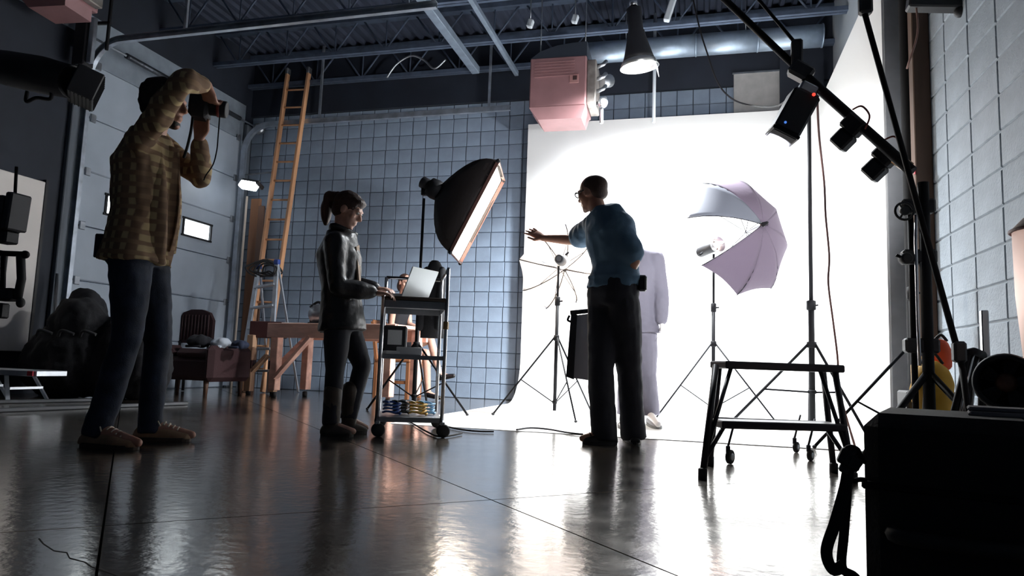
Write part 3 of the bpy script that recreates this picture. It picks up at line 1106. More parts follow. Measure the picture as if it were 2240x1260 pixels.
# ---- silver duct along the back wall and small fittings
dct = thing('air_duct', 'long silver round duct running under the joists at the back', 'duct', (0, 8.45, 4.3))
p0, p1 = at(1270, 118, 8.35), at(1800, 78, 8.35)
DUCT = mat('duct_steel', (.34, .42, .52), .4, .6, var=.15)
for k in range(4):
    a_, b_ = p0.lerp(p1, k / 4), p0.lerp(p1, (k + 1) / 4)
    sct = MB().tube([a_, b_ - (b_ - a_) * .004], 0.13, 24).build('duct_section', DUCT, dct)
    MB().tube([b_ - (b_ - a_) * .02, b_], 0.136, 24).build('seam_band', DUCT, dct)
for k in (.2, .7):
    a_ = p0.lerp(p1, k)
    MB().tube([a_ + V((0, 0, .12)), V((a_.x, a_.y, 4.97))], .006, 6).build('hanger_strap', STEEL, dct)
k0 = at(1432, 130, 8.55)
tag(MB().tube([V((k0.x, 8.55, 3.5)), V((k0.x, 8.55, 4.92))], 0.02, 10).build('vertical_conduit', mat('white_conduit', (.55, .6, .65), .4)), 'white vertical conduit pipe rising beside the overhead strobe', 'pipe')
q0, q1 = at(1605, 160, 8.93), at(1720, 242, 8.93)
pn = thing('wall_panel', 'pale plain cover panel above the right end of white cove', 'panel', ((q0.x + q1.x) / 2, 8.93, q1.z))
MB().box(((q0.x + q1.x) / 2, 8.95, (q0.z + q1.z) / 2), (q1.x - q0.x, .05, q0.z - q1.z), None, .006).build('board', mat('pale_panel', (.42, .41, .40), .6, var=.1), pn)
MB().box(((q0.x + q1.x) / 2, 8.92, q0.z - .01), (q1.x - q0.x + .03, .02, .02)).build('edge_strip', STEEL, pn)
# square column behind boom at the cove corner
struct(MB().box((1.20, 8.93, 4.35), (0.5, .12, 1.25)).build('trim_11', DARKP))
# small ceiling spot fittings
for lab, (x_, y_, Y_) in (('small white fitting clipped left of the red heater hood', (1160, 52, 7.9)), ('small white junction box above the red heater hood', (1258, 42, 7.9)), ('short white tube lamp hung right of overhead strobe', (1466, 20, 7.9))):
    q = at(x_, y_, Y_)
    t = thing('ceiling_fitting', lab, 'fitting', q)
    MB().box(q, (.07, .07, .10 if 'tube' not in lab else .3), Matrix.Rotation(.3, 3, 'Y'), .01).build('body', mat('white_enamel', (.6, .65, .7), .4), t)
    MB().tube([q + V((0, 0, .04)), V((q.x, q.y, 4.97))], .008, 6).build('stem', STEEL, t)
# curved flexible conduit under joist
tag(MB().tube(smoothpath([at(846, 170, 8.5), at(868, 140, 8.5), at(900, 122, 8.5), at(928, 132, 8.5), at(950, 150, 8.5), at(975, 130, 8.5)]), .014, 8).build('flexible_conduit', STEEL), 'curved flexible metal conduit looped under the back joist', 'conduit')

# hanging black cable from the ceiling to the cove top
tag(MB().tube(smoothpath([at(1512, -20, 5.2), at(1530, 60, 5.2), at(1545, 110, 5.2), at(1570, 180, 5.2), at(1600, 215, 5.2), at(1640, 230, 5.2), at(1700, 232, 4.6), at(1752, 190, 4.1)]), .006, 6).build('black_cable', BLACK), 'thin black cable drooping from ceiling to the boom strobe', 'cable')
tag(MB().tube(smoothpath([at(1788, 225, 4.05), at(1792, 300, 4.2), at(1803, 400, 4.4), at(1806, 470, 4.4), at(1814, 560, 4.5), at(1812, 620, 4.5), at(1822, 700, 4.6), at(1832, 780, 4.6), at(1838, 860, 4.6), V((.93, 4.75, .01))]), .007, 6).build('pink_cable', mat('pink_cable', (.45, .24, .22), .5)), 'pinkish cable dropping from the boom strobe to the floor', 'cable')

# ================================================================== ROLLING STOOL
sf = {'fl': gd(1537, 1048), 'fr': gd(1866, 1056), 'bl': gd(1553, 1018), 'br': gd(1824, 1034)}
st = thing('rolling_step_stool', 'dark steel two-step rolling stool standing in front of the cove', 'step stool', ((sf['fl'] + sf['br']) / 2))
SM = mat('dark_steel_frame', (0.03, 0.027, 0.034), 0.4, 0.4)
Yf = sf['fl'].y + .07
tl, tr = at(1566, 799, 3.42), at(1826, 806, 3.62)
ztop = tl.z
tr.z = ztop
back = V((-.10, .30, 0))
fl_, fr_ = sf['fl'], sf['fr']
bl_ = sf['bl']; br_ = sf['br']
bl_.z = br_.z = fl_.z = fr_.z = 0.012
tbl, tbr = tl + V((.02, .20, 0)), tr + V((-.02, .20, 0))
for a_, b_ in ((fl_, tl), (fr_, tr), (bl_, tbl), (br_, tbr)):
    MB().tube([a_, b_], 0.0150, 10).build('leg', SM, st)
    MB().lathe([(.02, -.012), (.02, .03), (.014, .035)], a_, (0, 0, 1), 12).build('rubber_foot', RUBBER, st)
R_ = basis((tr - tl))
# top tread: thin tray seen edge on
c_ = (tl + tr + tbl + tbr) / 4
MB().box(c_ + V((.01, -.02, .004)), ((tr - tl).length - .0, 0.20, 0.036), R_, .006).build('top_tread', SM, st)
# lower tread
def onl(a_, b_, z):
    t = (z - a_.z) / (b_.z - a_.z)
    return a_.lerp(b_, t)
zl = at(1690, 928, 3.5).z
ll, lr = onl(fl_, tl, zl), onl(fr_, tr, zl)
c_ = (ll + lr) / 2 + V((-.02, .05, 0))
MB().box(c_ + V((.025, 0, 0)), ((lr - ll).length - .05, 0.16, 0.034), R_, .006).build('lower_tread', SM, st)
MB().tube([onl(bl_, tbl, zl), onl(br_, tbr, zl)], 0.011, 8).build('rear_rail', SM, st)
# diagonal braces
MB().tube([tl.lerp(tr, .13), onl(fl_, tl, .10)], 0.010, 8).build('brace', SM, st)
MB().tube([tl.lerp(tr, .87), onl(fr_, tr, .10)], 0.010, 8).build('brace', SM, st)
MB().tube([onl(fl_, tl, zl).lerp(onl(fr_, tr, zl), .12), onl(fl_, tl, .08)], 0.010, 8).build('brace', SM, st)
MB().tube([onl(fl_, tl, zl).lerp(onl(fr_, tr, zl), .86), onl(fr_, tr, .08)], 0.010, 8).build('brace', SM, st)
for (x_, y_, r_) in ((1597, 1001, .036), (1742, 976, .032), (1773, 994, .030)):
    g = gd(x_, y_ + 14)
    w = MB().lathe([(.006, -.012), (r_ * .8, -.012), (r_, -.008), (r_, .008), (r_ * .8, .012), (.006, .012)], V((g.x, g.y, r_)), (0.85, -.5, 0), 18).build('caster_wheel', RUBBER, st)
    MB().lathe([(.004, -.014), (r_ * .5, -.014), (r_ * .5, .014), (.004, .014)], V((g.x, g.y, r_)), (0.85, -.5, 0), 14).build('wheel_hub', STEEL, w)
    MB().box((g.x - .01, g.y, r_ + .035), (.022, .03, .04), None, .004).build('caster_fork', SM, w)
    MB().tube([(g.x - .01, g.y, r_ + .05), (g.x + .025, g.y + .0, zl - .005)], .006, 8).build('caster_stem', SM, w)

# ================================================================== EQUIPMENT TROLLEY
FL, FR, BR, BL = V((-1.89, 3.98, 0)), V((-1.53, 4.14, 0)), V((-1.79, 4.72, 0)), V((-2.15, 4.56, 0))
ct = thing('equipment_trolley', 'grey steel rolling trolley with three shelves holding the laptop', 'trolley', ((FL + BR) / 2))
CS = mat('grey_trolley_steel', (.34, .35, .37), .35, .7, var=.15)
zt_, zm_, zb_ = at(890, 652, 4.15).z, at(890, 778, 4.15).z, at(890, 910, 4.2).z
zr_ = at(960, 596, 4.3).z
Rc = basis((FR - FL))
W_, D_ = (FR - FL).length, (BL - FL).length
cc = (FL + BR) / 2
for p_, zz in ((FL, zt_), (FR, zr_), (BR, zr_), (BL, zr_)):
    MB().tube([p_ + V((0, 0, .085)), p_ + V((0, 0, zz))], .0125, 10).build('post', CHROME, ct)
    ca = MB().lathe([(.005, -.016), (.034, -.016), (.042, -.009), (.042, .009), (.034, .016), (.005, .016)], p_ + V((.012, 0, .042)), (.5, -.86, 0), 18).build('caster_wheel', RUBBER, ct)
    MB().box(p_ + V((.006, 0, .075)), (.03, .034, .04), Rc, .004).build('caster_fork', STEEL, ca)
for nm, zz, h_ in (('top_shelf', zt_ - .03, .045), ('middle_shelf', zm_, .025), ('bottom_shelf', zb_, .03)):
    sh = MB().box(cc + V((0, 0, zz)), (W_ - .01, D_ - .01, .006), Rc).build(nm, CS, ct)
    for (ax_, sg) in ((0, 1), (0, -1), (1, 1), (1, -1)):
        off = Rc @ (V((sg * (W_ / 2 - .005), 0, 0)) if ax_ == 0 else V((0, sg * (D_ / 2 - .005), 0)))
        sz = (.004, D_ - .01, h_) if ax_ == 0 else (W_ - .01, .004, h_)
        MB().box(cc + off + V((0, 0, zz - h_ / 2 + .003)), sz, Rc).build('lip', CS, sh)
MB().box(cc + V((0, 0, zt_ - .012)), (W_ + .02, D_ + .02, .022), Rc, .006).build('top_mat', mat('dark_wood_top', (.05, .032, .022), .5, var=.3), ct)
MB().tube([FR + V((0, 0, zr_)), BR + V((0, 0, zr_)), BL + V((0, 0, zr_))], .011, 8).build('rail', CHROME, ct)
MB().box(FR + V((0, 0, at(970, 712, 4.14).z)), (.03, .03, .05), None, .004).build('rail_clamp', mat('tan_clamp', (.35, .22, .1), .6), ct)

# laptop
lb = thing('laptop', 'open silver laptop on the trolley, lid back towards the camera', 'laptop', cc + V((0, 0, zt_)))
hb, hf = at(900, 639, 4.15), at(934, 641, 4.3)
hf.z = hb.z = zt_ + .004
tb_ = at(957, 567, 4.28); ta_ = at(914, 583, 4.12)
LID = mat('silver_lid', (.72, .76, .78), .35, .4)
e1 = (hf - hb); e1.z = 0
e1n = e1.normalized() * .26
hb2 = hb - e1n * .30 - V((.01, 0, 0))
up_ = V((ta_.x - hb.x, ta_.y - hb.y, ta_.z - hb.z))
nl = e1n.cross(V((.45, .05, 1))).normalized()
upl = V((.36, .02, 1)).normalized() * .20
MB().prism([hb2, hb2 + e1n, hb2 + e1n + upl, hb2 + upl], V((-.006, 0, .003))).build('lid', LID, lb)
sc_ = MB().prism([hb2 + e1n * .04 + upl * .06 + V((-.0075, 0, .0035)), hb2 + e1n * .96 + upl * .06 + V((-.0075, 0, .0035)), hb2 + e1n * .96 + upl * .95 + V((-.0075, 0, .0035)), hb2 + e1n * .04 + upl * .95 + V((-.0075, 0, .0035))], V((-.001, 0, 0))).build('screen', mat('laptop_screen', (.1, .12, .15), .2, emit=1.6, ecol=(.75, .85, 1)), lb)
bd = V((-.92, -.38, 0)).normalized() * .22
MB().prism([hb2, hb2 + e1n, hb2 + e1n + bd, hb2 + bd], V((0, 0, .015))).build('base', LID, lb)
MB().prism([hb2 + e1n * .06 + bd * .15 + V((0, 0, .0152)), hb2 + e1n * .94 + bd * .15 + V((0, 0, .0152)), hb2 + e1n * .94 + bd * .6 + V((0, 0, .0152)), hb2 + e1n * .06 + bd * .6 + V((0, 0, .0152))], V((0, 0, .002))).build('keyboard', BLACKP, lb)

# things on the trolley
def small_box(name, label, cat, c, s, m, rz=0.0, bev=.004, lid=None):
    t = thing(name, label, cat, (c[0], c[1], c[2] - s[2] / 2))
    R = Matrix.Rotation(rz, 3, 'Z')
    MB().box(c, s, R, bev).build('case', m, t)
    if lid:
        MB().box(V(c) + V((0, 0, s[2] * .1)) + R @ V((0, -s[1] / 2 - .001, 0)), (s[0] * .6, .004, s[2] * .5), R).build('face_plate', lid, t)
    return t


WHP = mat('white_plastic', (.7, .7, .7), .5)
rc = math.atan2(.38, .92)
q = cc + V((-.16, .12, 0))
small_box('power_pack', 'dark power pack with white label on the trolley beside the woman', 'power pack', (q.x - .04, q.y + .05, zm_ + .004 + .10), (.16, .2, .20), BLACKP, rc, .01, WHP)
small_box('gear_box', 'small pale box lying on the middle trolley shelf', 'box', (cc.x + .05, cc.y - .16, zm_ + .004 + .025), (.16, .12, .05), WHP, rc)
small_box('paper_pad', 'white notepad on the middle trolley shelf', 'notepad', (cc.x - .05, cc.y - .2, zm_ + .004 + .012), (.10, .14, .024), mat('paper', (.8, .8, .78), .8), rc + .2)
# lens and clamps on the top
t = thing('camera_lens', 'small black lens standing on the trolley top by the laptop', 'lens', (cc.x - .05, cc.y + .12, zt_))
MB().lathe([(.03, 0), (.034, .005), (.034, .05), (.038, .055), (.038, .10), (.03, .105)], (cc.x - .05, cc.y + .12, zt_ + .001), (0, 0, 1), 18).build('barrel', BLACKP, t)
MB().lathe([(.001, .1), (.028, .1), (.02, .108), (.001, .11)], (cc.x - .05, cc.y + .12, zt_), (0, 0, 1), 16).build('glass', mat('lens_glass', (.02, .02, .05), .05), t)
t = thing('work_gloves', 'crumpled dark gloves with pale cuff on trolley top', 'gloves', (cc.x - .16, cc.y + .16, zt_))
gm = MB().ell((cc.x - .17, cc.y + .17, zt_ + .022), (.07, .04, .022)).ell((cc.x - .13, cc.y + .20, zt_ + .03), (.05, .03, .028))
for k in range(4):
    gm.cap((cc.x - .22, cc.y + .15 + .014 * k, zt_ + .02), (cc.x - .27, cc.y + .14 + .018 * k, zt_ + .015), .011, .009, 8)
remeshed(gm, 'glove', BLACKF, t, .006, 2)
MB().tube([(cc.x - .10, cc.y + .2, zt_ + .03), (cc.x - .08, cc.y + .2, zt_ + .03)], .032, 12).build('cuff', WHP, t)
# cable coils on the bottom shelf
cols = [('blue', (.05, .13, .45)), ('black', (.01, .01, .012)), ('white', (.7, .7, .72)), ('yellow', (.6, .35, .05)), ('pale blue', (.25, .5, .75))]
for k, (cn, cc_) in enumerate(cols):
    a_ = k / 5
    c0 = cc + Rc @ V((-.11 + .055 * k, -.16 + .09 * (k % 3), 0))
    pts = []
    for i in range(44):
        an = i * .55
        pts.append(V((c0.x + .055 * math.cos(an) * (1 + .1 * math.sin(i)), c0.y + .055 * math.sin(an), zb_ + .012 + .0018 * i + .004 * math.sin(i * 1.7))))
    tag(MB().tube(pts, .0065, 6).build('cable_coil', mat('cable_' + cn.replace(' ', '_'), cc_, .5)), 'coil of %s cable on the bottom trolley shelf' % cn, 'cable')

# cables trailing on the floor
for lab, pts in (('black cable snaking under the trolley towards the cove', [(860, 905), (900, 925), (935, 945), (965, 955), (1010, 948)]),
                 ('thin black cable lying on the floor right of the trolley', [(965, 930), (1000, 938), (1040, 943), (1080, 944)]),
                 ('thin cable lying across the edge of the white cove floor', [(1130, 940), (1160, 936), (1200, 939), (1240, 946), (1275, 950)])):
    tag(MB().tube(smoothpath([gd(x_, y_, .010) for x_, y_ in pts]), .006, 6).build('floor_cable', BLACK), lab, 'cable')

# ================================================================== BACK LEFT: ladders, lumber, bench
ld = thing('extension_ladder', 'tall orange wooden ladder leaning against the back wall', 'ladder', at(590, 700, 8.5))
LM = mat('orange_ladder', (.68, .36, .19), .5, var=.2, scale=5, stretch=(1, 1, .2))
l0, l1 = at(540, 800, 7.9), at(630, 160, 8.82)
r0, r1 = at(583, 800, 7.9), at(676, 158, 8.82)
for sc in (l0, r0):
    pass
def ext(a_, b_, z):
    t = (z - a_.z) / (b_.z - a_.z)
    return a_ + (b_ - a_) * t
l0, r0 = ext(l0, l1, .01), ext(r0, r1, .01)
for a_, b_ in ((l0, l1), (r0, r1)):
    MB().beam(a_, b_, .04, .075, (0, 1, .2), .006).build('rail', LM, ld)
N_ = 16
for k in range(1, N_):
    t = k / N_ * 1.0
    MB().tube([l0.lerp(l1, t), r0.lerp(r1, t)], .014, 8).build('rung', LM, ld)
for a_ in (l1, r1):
    MB().box(a_ + V((0, 0, .02)), (.05, .09, .10), None, .01).build('end_cap', STEEL, ld)

sl = thing('step_ladder', 'aluminium step ladder with blue top caps beside the wooden ladder', 'step ladder', at(570, 800, 7.8))
sY = 7.7
a0, a1 = at(527, 820, sY), at(566, 585, sY + .1)
c0_, c1_ = at(590, 820, sY), at(606, 575, sY + .1)
a0, c0_ = ext(a0, a1, .01), ext(c0_, c1_, .01)
for p_, q_ in ((a0, a1), (c0_, c1_)):
    MB().beam(p_, q_, .06, .03, (0, 1, 0), .004).build('front_rail', ALU, sl)
    MB().beam(V((q_.x, q_.y + .03, q_.z - .03)), V((p_.x + .03, p_.y + .62, .01)), .03, .02, (0, 1, 0), .003).build('rear_rail', ALU, sl)
    MB().box(q_ + V((0, 0, .01)), (.07, .06, .07), None, .01).build('top_cap', mat('blue_plastic', (.03, .07, .30), .5), sl)
for k in range(1, 6):
    t = k / 6
    p_, q_ = a0.lerp(a1, t), c0_.lerp(c1_, t)
    MB().beam(p_, q_, .08, .03, bev=.004).build('step', ALU, sl)
# coiled hose on top of the ladder
hz = thing('coiled_hose', 'dark coiled hose hanging over the top of the step ladder', 'hose', a1)
for k in range(5):
    m_ = at(588 + 2 * k, 586, sY + .02 + .03 * k)
    MB().tube([m_ + V((.12 * math.cos(t) * (1 + .10 * k) - .03 * k, .05 * math.cos(t) * (k - 1), .055 * math.sin(t) * (1 + .2 * k) - .03 * abs(math.cos(t)) + .015 * math.sin(3 * t + k))) for t in [2 * PI * i / 26 for i in range(26)]], .011, 8, closed=True).build('loop', RUBBER, hz)

# planks standing in the corner
for k, (x0_, w_, h_, Y_, lab) in enumerate(((528, .16, 2.75, 8.78, 'widest dark brown plank standing upright by the far door jamb'), (541, .09, 2.62, 8.70, 'narrow reddish plank upright in front of the widest plank'), (549, .06, 2.4, 8.9, 'thin dark plank standing upright nearest the wooden ladder'))):
    g = at(x0_ + 2, 760, Y_)
    o_ = MB().box((g.x + .05, Y_, h_ / 2), (w_, .035, h_), Matrix.Rotation(.1 * k, 3, 'Z'), .004).build('plank', [mat('brown_plank', (.22, .10, .05), .65, var=.4, stretch=(1, 1, .1)), DARKWOOD, DARKWOOD][k])
    tag(o_, lab, 'plank')
tag(MB().tube([at(517, 700, 8.62) * 1 - V((0, 0, at(517, 700, 8.62).z - .005)), V((at(517, 700, 8.62).x + .02, 8.62, 2.75))], .016, 10).build('pale_pole', mat('pale_pole', (.5, .42, .36), .5)), 'slim pale pole standing between door jamb and planks', 'pole')

# clamp-on flood lamp by the door track
fl0 = at(546, 408, 8.35)
fd = thing('flood_lamp', 'bright rectangular flood lamp clamped by the far door track', 'work light', fl0)
Rf = Matrix.Rotation(math.radians(-14), 3, 'Z') @ Matrix.Rotation(math.radians(12), 3, 'Y') @ Matrix.Rotation(math.radians(-25), 3, 'X')
MB().box(fl0 + Rf @ V((0, .02, .06)), (.32, .16, .06), Rf, .012).build('housing', BLACKP, fd)
MB().box(fl0 + Rf @ V((0, -.02, .0)), (.30, .10, .10), Rf, .01).build('glowing_face', mat('flood_glow', (1, 1, 1), .4, emit=7, ecol=(.88, .95, 1)), fd)
MB().tube([fl0 + V((-.1, .05, .08)), fl0 + V((-.16, .1, .2)), V((XL + .6, 8.7, fl0.z + .3))], .012, 8).build('arm', STEEL, fd)
for k in (-.1, .1):
    MB().tube([fl0 + Rf @ V((k, 0, .09)), fl0 + Rf @ V((k, .02, .13))], .014, 8).build('knob', STEEL, fd)

# rough workbench
wbn = thing('workbench', 'rough reddish lumber workbench behind the woman', 'workbench', (-4.2, 7.3, 0))
zb0 = at(580, 707, 7.15).z
u_, v_ = V((.985, -.17, 0)), V((.17, .985, 0))
o_ = gd(580, 868)
o_ = V((o_.x + .12, 7.12, 0))
Rw = basis(u_)
Lw, Dw, ap = 1.75, .62, .165
LG = [o_, o_ + u_ * (Lw - .2), o_ + v_ * (Dw - .1), o_ + u_ * (Lw - .2) + v_ * (Dw - .1)]
for k, p_ in enumerate(LG):
    MB().box(p_ + V((0, 0, (zb0 - .04) / 2 + .04)), (.095, .095, zb0 - .12), Rw, .006).build('leg', REDWOOD, wbn)
    MB().lathe([(.02, 0), (.03, .004), (.03, .05), (.018, .06)], p_, (0, 0, 1), 12).build('foot', RUBBER, wbn)
for s_ in (0, 1):
    MB().box(o_ + u_ * (Lw / 2 - .1) + v_ * (s_ * (Dw - .1) - .052 + .104 * s_) + V((0, 0, zb0 - ap / 2 - .0)), (Lw, .04, ap), Rw, .005).build('apron', REDWOOD, wbn)
nb = 4
for k in range(nb):
    MB().box(o_ + u_ * (Lw / 2 - .1) + v_ * (-.05 + (k + .5) * (Dw / nb)) + V((0, 0, zb0 - .02)), (Lw + .02, Dw / nb - .006, .036), Rw, .004).build('plank', REDWOOD, wbn)
MB().beam(o_ + u_ * .04 - v_ * .04 + V((0, 0, zb0 - .62)), o_ + u_ * .52 - v_ * .04 + V((0, 0, zb0 - ap + .02)), .04, .09, (0, 1, 0), .004).build('brace', REDWOOD, wbn)
MB().beam(o_ + v_ * .04 + V((0, 0, zb0 - .5)), o_ + v_ * (Dw - .15) + V((0, 0, zb0 - ap)), .04, .09, (1, 0, 0), .004).build('brace', REDWOOD, wbn)
# papers and a grinder on it
pp = o_ + u_ * .12 + v_ * .18 + V((0, 0, zb0))
t = thing('paper_stack', 'small white paper stack on the left end of the workbench', 'papers', pp)
MB().box(pp + V((0, 0, .008)), (.3, .2, .012), Matrix.Rotation(.1, 3, 'Z')).build('sheet', mat('paper', (.8, .8, .78), .8), t)
MB().box(pp + V((.02, .01, .0165)), (.26, .19, .004), Matrix.Rotation(-.15, 3, 'Z')).build('sheet', mat('paper', (.8, .8, .78), .8), t)
gq = o_ + u_ * .50 + v_ * .2 + V((0, 0, zb0))
t = thing('power_saw', 'dark power saw with red housing on the workbench', 'power tool', gq)
MB().lathe([(.05, 0), (.06, .01), (.06, .16), (.045, .19)], gq + V((-.02, 0, .13)), (1, -.1, .1), 16).build('motor', mat('dusky_red_plastic', (.30, .12, .11), .5), t)
MB().lathe([(.01, 0), (.11, 0), (.11, .014), (.01, .014)], gq + V((-.08, -.03, .12)), (0.2, -1, 0), 24).build('blade_guard', STEEL, t)
MB().box(gq + V((0, 0, .012)), (.34, .18, .022), None, .004).build('base_plate', BLACKP, t)
MB().box(gq + V((-.16, 0, .12)), (.05, .07, .22), None, .01).build('column', BLACKP, t)
MB().tube(smoothpath([gq + V((.0, 0, .2)), gq + V((-.1, 0, .26)), gq + V((-.2, 0, .2))]), .016, 8).build('handle', BLACKP, t)
# separate trestle left of the bench
trs = thing('trestle', 'wooden trestle with dark maroon beam left of the workbench', 'trestle', (-5.2, 7.4, 0))
g0 = V((-5.22, 7.42, 0))
zt2 = at(548, 700, 7.42).z
MAR = mat('dark_maroon_paint', (.06, .018, .018), .6)
MB().box(g0 + V((.15, .1, zt2 - .11)), (.42, .14, .2), Matrix.Rotation(.2, 3, 'Z'), .008).build('beam', MAR, trs)
for dx, dy in ((0, 0), (.28, .07)):
    lg = MB().box(g0 + V((dx, dy, (zt2 - .2) / 2 + .03)), (.085, .085, zt2 - .22), None, .005).build('leg', mat('tan_lumber', (.60, .36, .22), .7, var=.25, stretch=(1, 1, .2)), trs)
    MB().box(g0 + V((dx, dy, .36)), (.10, .10, .10), None, .005).build('joint_band', MAR, lg)
    MB().lathe([(.02, 0), (.03, .004), (.03, .05)], g0 + V((dx, dy, 0)), (0, 0, 1), 12).build('foot', RUBBER, lg)
MB().beam(g0 + V((.03, 0, zt2 - .62)), g0 + V((.2, .04, zt2 - .42)), .04, .08, (0, 1, 0)).build('brace', mat('tan_lumber', (.60, .36, .22), .7), trs)

# ================================================================== LEFT CLUTTER
# white board on the wall
wq = [at(-40, 378, 5.35), at(95, 400, 5.62)]
wb_ = thing('white_board', 'large off-white board hung on the dark left wall', 'board', (XL, 5.0, .42))
MB().box((XL + .035, 4.95, 1.30), (.03, 1.36, 1.75), None, .006).build('sheet', mat('off_white_board', (.86, .80, .76), .6, var=.05, scale=2), wb_)
for yy in (4.27, 5.64):
    MB().box((XL + .035, yy, 1.3), (.05, .03, 1.8)).build('frame', BLACKP, wb_)
# aluminium platform bench at left edge
ab = thing('work_platform', 'low aluminium work platform standing at the left edge', 'platform', (-5.6, 4.75, 0))
zpl = at(50, 815, 4.75).z
xe = at(103, 815, 4.75).x
MB().box((xe - .52, 4.80, zpl), (1.04, .3, .05), None, .006).build('deck', ALU, ab)
MB().box((xe - .05, 4.64, zpl), (.06, .012, .04), None, .002).build('red_label', mat('red_tape', (.5, .03, .05), .5), ab)
for x_ in (xe - .35, xe - .8):
    for y_ in (4.68, 4.93):
        MB().beam((x_, y_, zpl - .02), (x_ + .12, y_ + (.06 if y_ > 4.8 else -.06), .01), .03, .02).build('leg', ALU, ab)
    MB().beam((x_ + .07, 4.66, .12), (x_ + .07, 4.97, .12), .02, .02).build('rung', ALU, ab)
    MB().beam((x_ - .2, 4.68, zpl - .03), (x_ - .05, 4.62, .01), .03, .02).build('leg', ALU, ab)
# two rails on the floor
for lab, (p_, q_) in (('front one of two metal rails lying on floor behind the photographer', (gd(-60, 898, .02), gd(410, 881, .02))), ('rear one of two metal rails lying on floor behind the photographer', (gd(-60, 879, .02), gd(240, 873, .02)))):
    p_.z = q_.z = .016
    r_ = MB().beam(p_, q_, .03, .03, bev=.005).build('floor_rail', mat('dull_dark_steel', (.12, .125, .135), .5, .6))
    tag(r_, lab, 'rail')

# black draped heap
hp = thing('covered_heap', 'black cloth-covered heap of gear by the overhead door', 'gear heap', (-5.4, 5.6, 0))
hm = MB()
hg = at(150, 800, 5.6) + V((.08, 0, 0))
random.seed(3)
for (dx, dy, rx, ry, rz, z) in ((0, 0, .42, .35, .42, .32), (.35, .1, .38, .3, .36, .3), (-.28, 0, .28, .28, .34, .28), (.1, -.1, .28, .22, .25, .72), (.45, .05, .25, .22, .22, .58), (-.05, .1, .2, .2, .2, .86), (.65, .15, .3, .28, .34, .25)):
    hm.ell((hg.x + dx, 5.6 + dy, max(z, rz * .95)), (rx, ry, rz))
remeshed(hm, 'cloth', BLACKF, hp, .025, 5, lambda p: .035 * noise.noise(p * 7) + .012 * noise.noise(p * 22))
for k in range(3):
    MB().tube(smoothpath([hg + V((-.1 + .25 * k, -.36, .28)), hg + V((0 + .25 * k, -.42, .33)), hg + V((.1 + .25 * k, -.38, .30))]), .014, 8).build('strap', mat('grey_webbing', (.03, .03, .033), .7), hp)
# rods leaning against the jamb
for lab, x_ in (('thin grey rod leaning on the near door jamb, left one', 96), ('thin grey rod leaning on the near door jamb, right one', 112)):
    a_ = at(x_ + 18, 760, 5.75); a_.z = .01
    b_ = at(x_, 600, 5.85); b_ = V((max(b_.x, XL + .13), 5.80, b_.z))
    tag(MB().tube([a_, b_], .014, 8).build('leaning_rod', STEEL), lab, 'rod')

# maroon sofa with clothes
so = thing('low_sofa', 'low dark maroon sofa in front of the overhead door', 'sofa', (-5.3, 6.9, 0))
sg = at(450, 800, 6.9)
SOF = mat('dark_maroon_upholstery', (.035, .010, .012), .75, bump=.2)
sx0, sx1 = sg.x - .75, sg.x + .32
MB().box(((sx0 + sx1) / 2, 6.95, .30), (sx1 - sx0, .7, .26), None, .05).build('seat_base', SOF, so)
for k in range(2):
    MB().box((sx0 + (sx1 - sx0) * (.27 + .46 * k), 6.92, .46), ((sx1 - sx0) * .44, .62, .12), None, .05).build('cushion', SOF, so)
for x_ in (sx0 + .06, sx1 - .06):
    MB().box((x_, 6.95, .36), (.12, .74, .40), None, .05).build('arm', SOF, so)
for x_ in (sx0 + .1, sx1 - .1):
    for y_ in (6.65, 7.25):
        MB().lathe([(.02, 0), (.03, .18)], (x_, y_, 0), (0, 0, 1), 10).build('leg', DARKWOOD, so)
# chair behind it
chb = thing('slatted_chair', 'dark chair with ribbed rounded back behind the sofa', 'chair', (-5.6, 7.6, 0))
cb = at(400, 730, 7.6)
prf_ = [(-.26, 0), (-.26, .30), (-.20, .40), (-.08, .44), (.08, .44), (.20, .40), (.26, .30), (.26, 0)]
MB().prism([V((cb.x + a_, 7.82, .60 + z_)) for a_, z_ in prf_], (0, .05, 0)).build('backrest', SOF, chb)
for k in range(9):
    MB().tube([(cb.x - .2 + .05 * k, 7.815, .64), (cb.x - .2 + .05 * k, 7.815, .97)], .010, 6).build('rib', mat('maroon_rib', (.05, .02, .022), .6), chb)
MB().box((cb.x, 7.6, .46), (.5, .45, .07), None, .02).build('seat', SOF, chb)
for a_ in (-.22, .22):
    for y_ in (7.42, 7.82):
        MB().tube([(cb.x + a_, y_, .005), (cb.x + a_, y_, .62 if y_ > 7.5 else .45)], .017, 8).build('leg', BLACK, chb)
# clothes heaps on sofa
for lab, x_, c_, rr in (('crumpled white and pale blue shirt on the sofa', 484, (.55, .6, .68), .11), ('dark bundled jacket lying on the sofa', 436, (.015, .015, .02), .14), ('dark blue folded jeans on the right end of sofa', 524, (.02, .028, .06), .09)):
    g = at(x_, 760, 6.85)
    t = thing('clothes_bundle', lab, 'clothes', (g.x, 6.85, .525))
    m_ = MB().ell((g.x, 6.85, .535 + rr * .5), (rr, rr * 1.1, rr * .52)).ell((g.x + .05, 6.8, .52 + rr * .6), (rr * .6, rr * .6, rr * .55))
    remeshed(m_, 'cloth', mat('cloth_' + str(x_), c_, .85), t, .012, 2, lambda p: .02 * noise.noise(p * 13))
    MB().tube([(g.x - rr * .7, 6.75, .545), (g.x + rr * .7, 6.74, .55)], .014, 6).build('hem', mat('cloth_' + str(x_), c_, .85), t)

